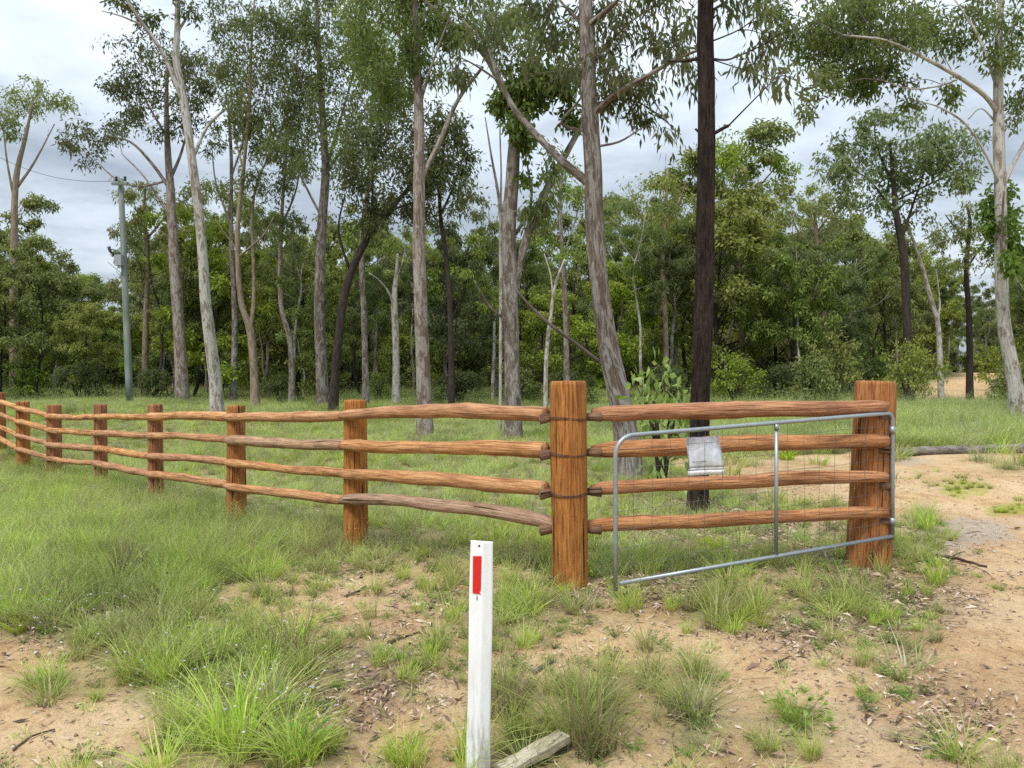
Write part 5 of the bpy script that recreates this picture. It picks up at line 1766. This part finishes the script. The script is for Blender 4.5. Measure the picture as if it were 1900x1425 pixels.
# lay them flat-ish: replace the random side vector by a near horizontal one
sd2 = np.stack((-np.sin(az), np.cos(az), rg.normal(size=n) * .45), -1) * (L * rg.uniform(.07, .13, n))[:, None]
mid = (q[:, 0] + q[:, 2]) * .5 + np.stack((np.zeros(n), np.zeros(n), rg.uniform(-.002, .012, n)), -1) + sd2 * rg.normal(size=(n, 1)) * .8
q[:, 1], q[:, 3] = mid + sd2, mid - sd2
lo_ = leaf_object('leaf_litter', q, M_LITTER)
tag(lo_, kind='stuff')

x, y, z = on_ground(5200, -6, 8, 2.4, 10, lambda f, x, y: np.clip(.04 + .5 * f[4], 0, 1))
tw = Acc()
for i in range(len(x)):
    az, ln = rg.uniform(0, 6.28), rg.uniform(.05, .26)
    d = np.array((math.cos(az), math.sin(az), rg.normal() * .06)) * ln
    p = np.array((x[i], y[i], z[i] + .006))
    tw.tube([p - d * .5, p + rg.normal(size=3) * .006, p + d * .5], np.array((.7, 1, .4)) * rg.uniform(.0012, .0034), 4, cap=False)
tag(tw.build('fallen_twigs', M_STICK), kind='stuff')

x, y, z = on_ground(16000, -6, 8, 2.4, 9, lambda f, x, y: np.clip(.25 + .6 * f[7] + .4 * f[5] - .5 * f[3], 0.02, 1) * np.clip(4.2 / y, 0, 1) ** 1.5)
n = len(x)
r = rg.gamma(2.0, .0028, n) + .003
oct_ = np.array([(1, 0, 0), (0, 1, 0), (-1, 0, 0), (0, -1, 0), (0, 0, .7), (0, 0, -.7)])
V = np.stack((x, y, z + r * .2), -1)[:, None] + oct_[None] * r[:, None, None] * rg.uniform(.6, 1.3, (n, 6, 1))
fo_ = np.array([(0, 1, 4), (1, 2, 4), (2, 3, 4), (3, 0, 4), (1, 0, 5), (2, 1, 5), (3, 2, 5), (0, 3, 5)])
pb = mk('pebbles', V.reshape(-1, 3), ((np.arange(n) * 6)[:, None, None] + fo_[None]).reshape(-1, 3), M_PEB)
tag(pb, kind='stuff')

fl = []
for px, py, k in ((120, 1190, 14), (480, 1345, 12), (440, 1200, 8), (470, 1300, 10), (320, 1300, 8), (45, 1160, 8), (500, 1370, 12), (560, 1350, 6), (240, 1250, 6)):
    c = ground_at(px, py)
    for _ in range(k):
        p = c + rg.normal(size=3) * (.16, .16, 0) + (0, 0, rg.uniform(.10, .24))
        for t in range(5):
            a_ = t * 1.257 + rg.uniform(0, .3)
            fl.append((p, unit(np.array((math.cos(a_), math.sin(a_), .5)))))
C = np.array([f[0] for f in fl])
D = np.array([f[1] for f in fl])
tag(leaf_object('wild_flowers', leaf_quads(C, D, np.full(len(C), .010), np.full(len(C), .008), rg), M_FLOWER), kind='stuff')


# ------------------------------------------------------------------ wood lying about
def lying(name, pts, r0, r1, mat, label, cat, seed, n=9, lift=.5, branches=()):
    P = np.array([ground_at(px, py) for px, py in pts])
    P[:, 2] += r0 * lift
    S_, E = spline(P, 5, np.linspace(r0, r1, len(P)))
    rg2 = np.random.default_rng(seed)
    S_ += rg2.normal(size=S_.shape) * r0 * .12
    a = Acc()
    a.tube(S_, E, n, seed, .09, bevel=.006)
    for bp in branches:
        Bp = np.array([ground_at(px, py) for px, py in bp])
        Bp[:, 2] += r0 * np.linspace(.4, 1.6, len(Bp))
        a.tube(spline(Bp, 3), np.linspace(r1 * .8, r1 * .4, len(spline(Bp, 3))), 5, seed, .05)
    o = a.build(name, mat, org=P[0], loc=P[0])
    return tag(o, label, cat)


lying('fallen_log', [(1672, 848), (1740, 843), (1800, 842), (1850, 840), (1925, 838)], .075, .095, M_LOG, 'long grey fallen log along the far side of the driveway at the right', 'log', 1, 11, 1.0)
lying('fallen_branch', [(1712, 1026), (1745, 1036), (1775, 1042), (1830, 1058)], .020, .010, M_STICK, 'long dark fallen branch right of the gate post foot', 'branch', 2, 7, .9, [((1760, 1039), (1778, 1032), (1790, 1030))])
lying('stick', [(640, 1112), (660, 1103), (678, 1093)], .013, .009, M_STICK, 'short thick stick on sand below the second fence post from the corner', 'stick', 3, 6, .9)
lying('stick', [(640, 1345), (660, 1342), (690, 1344)], .008, .005, M_STICK, 'thin dark stick on the reddish soil patch left of the guide post', 'stick', 4, 6, .9)
lying('stick', [(720, 1198), (745, 1190), (782, 1176)], .012, .007, M_STICK, 'dark stick lying on the dirt left of the guide post middle', 'stick', 5, 6, .9)
lying('stick', [(24, 1395), (60, 1372), (100, 1358)], .006, .004, M_STICK, 'thin curved twig on the pale verge at the bottom left corner', 'stick', 6, 6, .9)
lying('stick', [(1440, 1235), (1470, 1222), (1500, 1224)], .007, .004, M_STICK, 'thin twig on the sandy ground below the gate middle', 'stick', 7, 6, .9)
lying('stick', [(1725, 1365), (1760, 1385), (1790, 1400)], .010, .006, M_STICK, 'dark twig on the driveway at the lower right', 'stick', 8, 6, .9)
lying('stick', [(990, 1250), (1012, 1240), (1030, 1232)], .012, .009, M_LOG, 'short pale stick on the ground right of the guide post', 'stick', 9, 6, .9)
lying('bark_strip', [(1700, 1395), (1735, 1390), (1770, 1370)], .016, .012, M_LOG, 'pale curled bark strip near the lower right corner', 'bark', 10, 5, .6)

# bleached plank near the foot of the guide post
p0, p1 = ground_at(968, 1432), ground_at(1064, 1382)
d = unit(p1 - p0)
d[2] += .05
d = unit(d)
sdv = unit(np.cross((0, 0, 1), d))
upv = np.cross(d, sdv)
a = Acc()
ln = np.linalg.norm(p1 - p0) + .06
m = 7
for k in range(m):
    t = k / (m - 1)
    c = p0 - d * .12 + d * ln * t + np.array((0, 0, .045))
    wv = .042 + .004 * math.sin(k * 2.1)
    hv = .020 + .002 * math.cos(k * 1.7)
    ring = [c + sdv * sx * wv + upv * sz * hv for sx, sz in ((-1, -1), (1, -1), (1, .8), (.85, 1), (-.85, 1), (-1, .8))]
    a.V.append(np.array(ring))
    a.L.append(np.array([(sx * wv, sz * hv, ln * t) for sx, sz in ((-1, -1), (1, -1), (1, .8), (.85, 1), (-.85, 1), (-1, .8))]))
    a.n += 6
a.Q.append(np.array([(k * 6 + j, k * 6 + (j + 1) % 6, (k + 1) * 6 + (j + 1) % 6, (k + 1) * 6 + j) for k in range(m - 1) for j in range(6)]))
a.Q.append(np.array([(0, 3, 2, 1), (0, 5, 4, 3), ((m - 1) * 6, (m - 1) * 6 + 1, (m - 1) * 6 + 2, (m - 1) * 6 + 3), ((m - 1) * 6, (m - 1) * 6 + 3, (m - 1) * 6 + 4, (m - 1) * 6 + 5)]))
tag(a.build('wooden_plank', W_PLANK, org=p0, loc=p0, smooth=False), 'bleached broken plank lying in the grass right of the guide post foot', 'plank')

print('log', LOG_Y, [tuple(round(float(v),2) for v in ground_at(a,b)) for a,b in ((1672,848),(1740,843),(1925,838),(1790,715),(1760,730))])
print('verge tufts', N_VERGE, 'meadow', n)
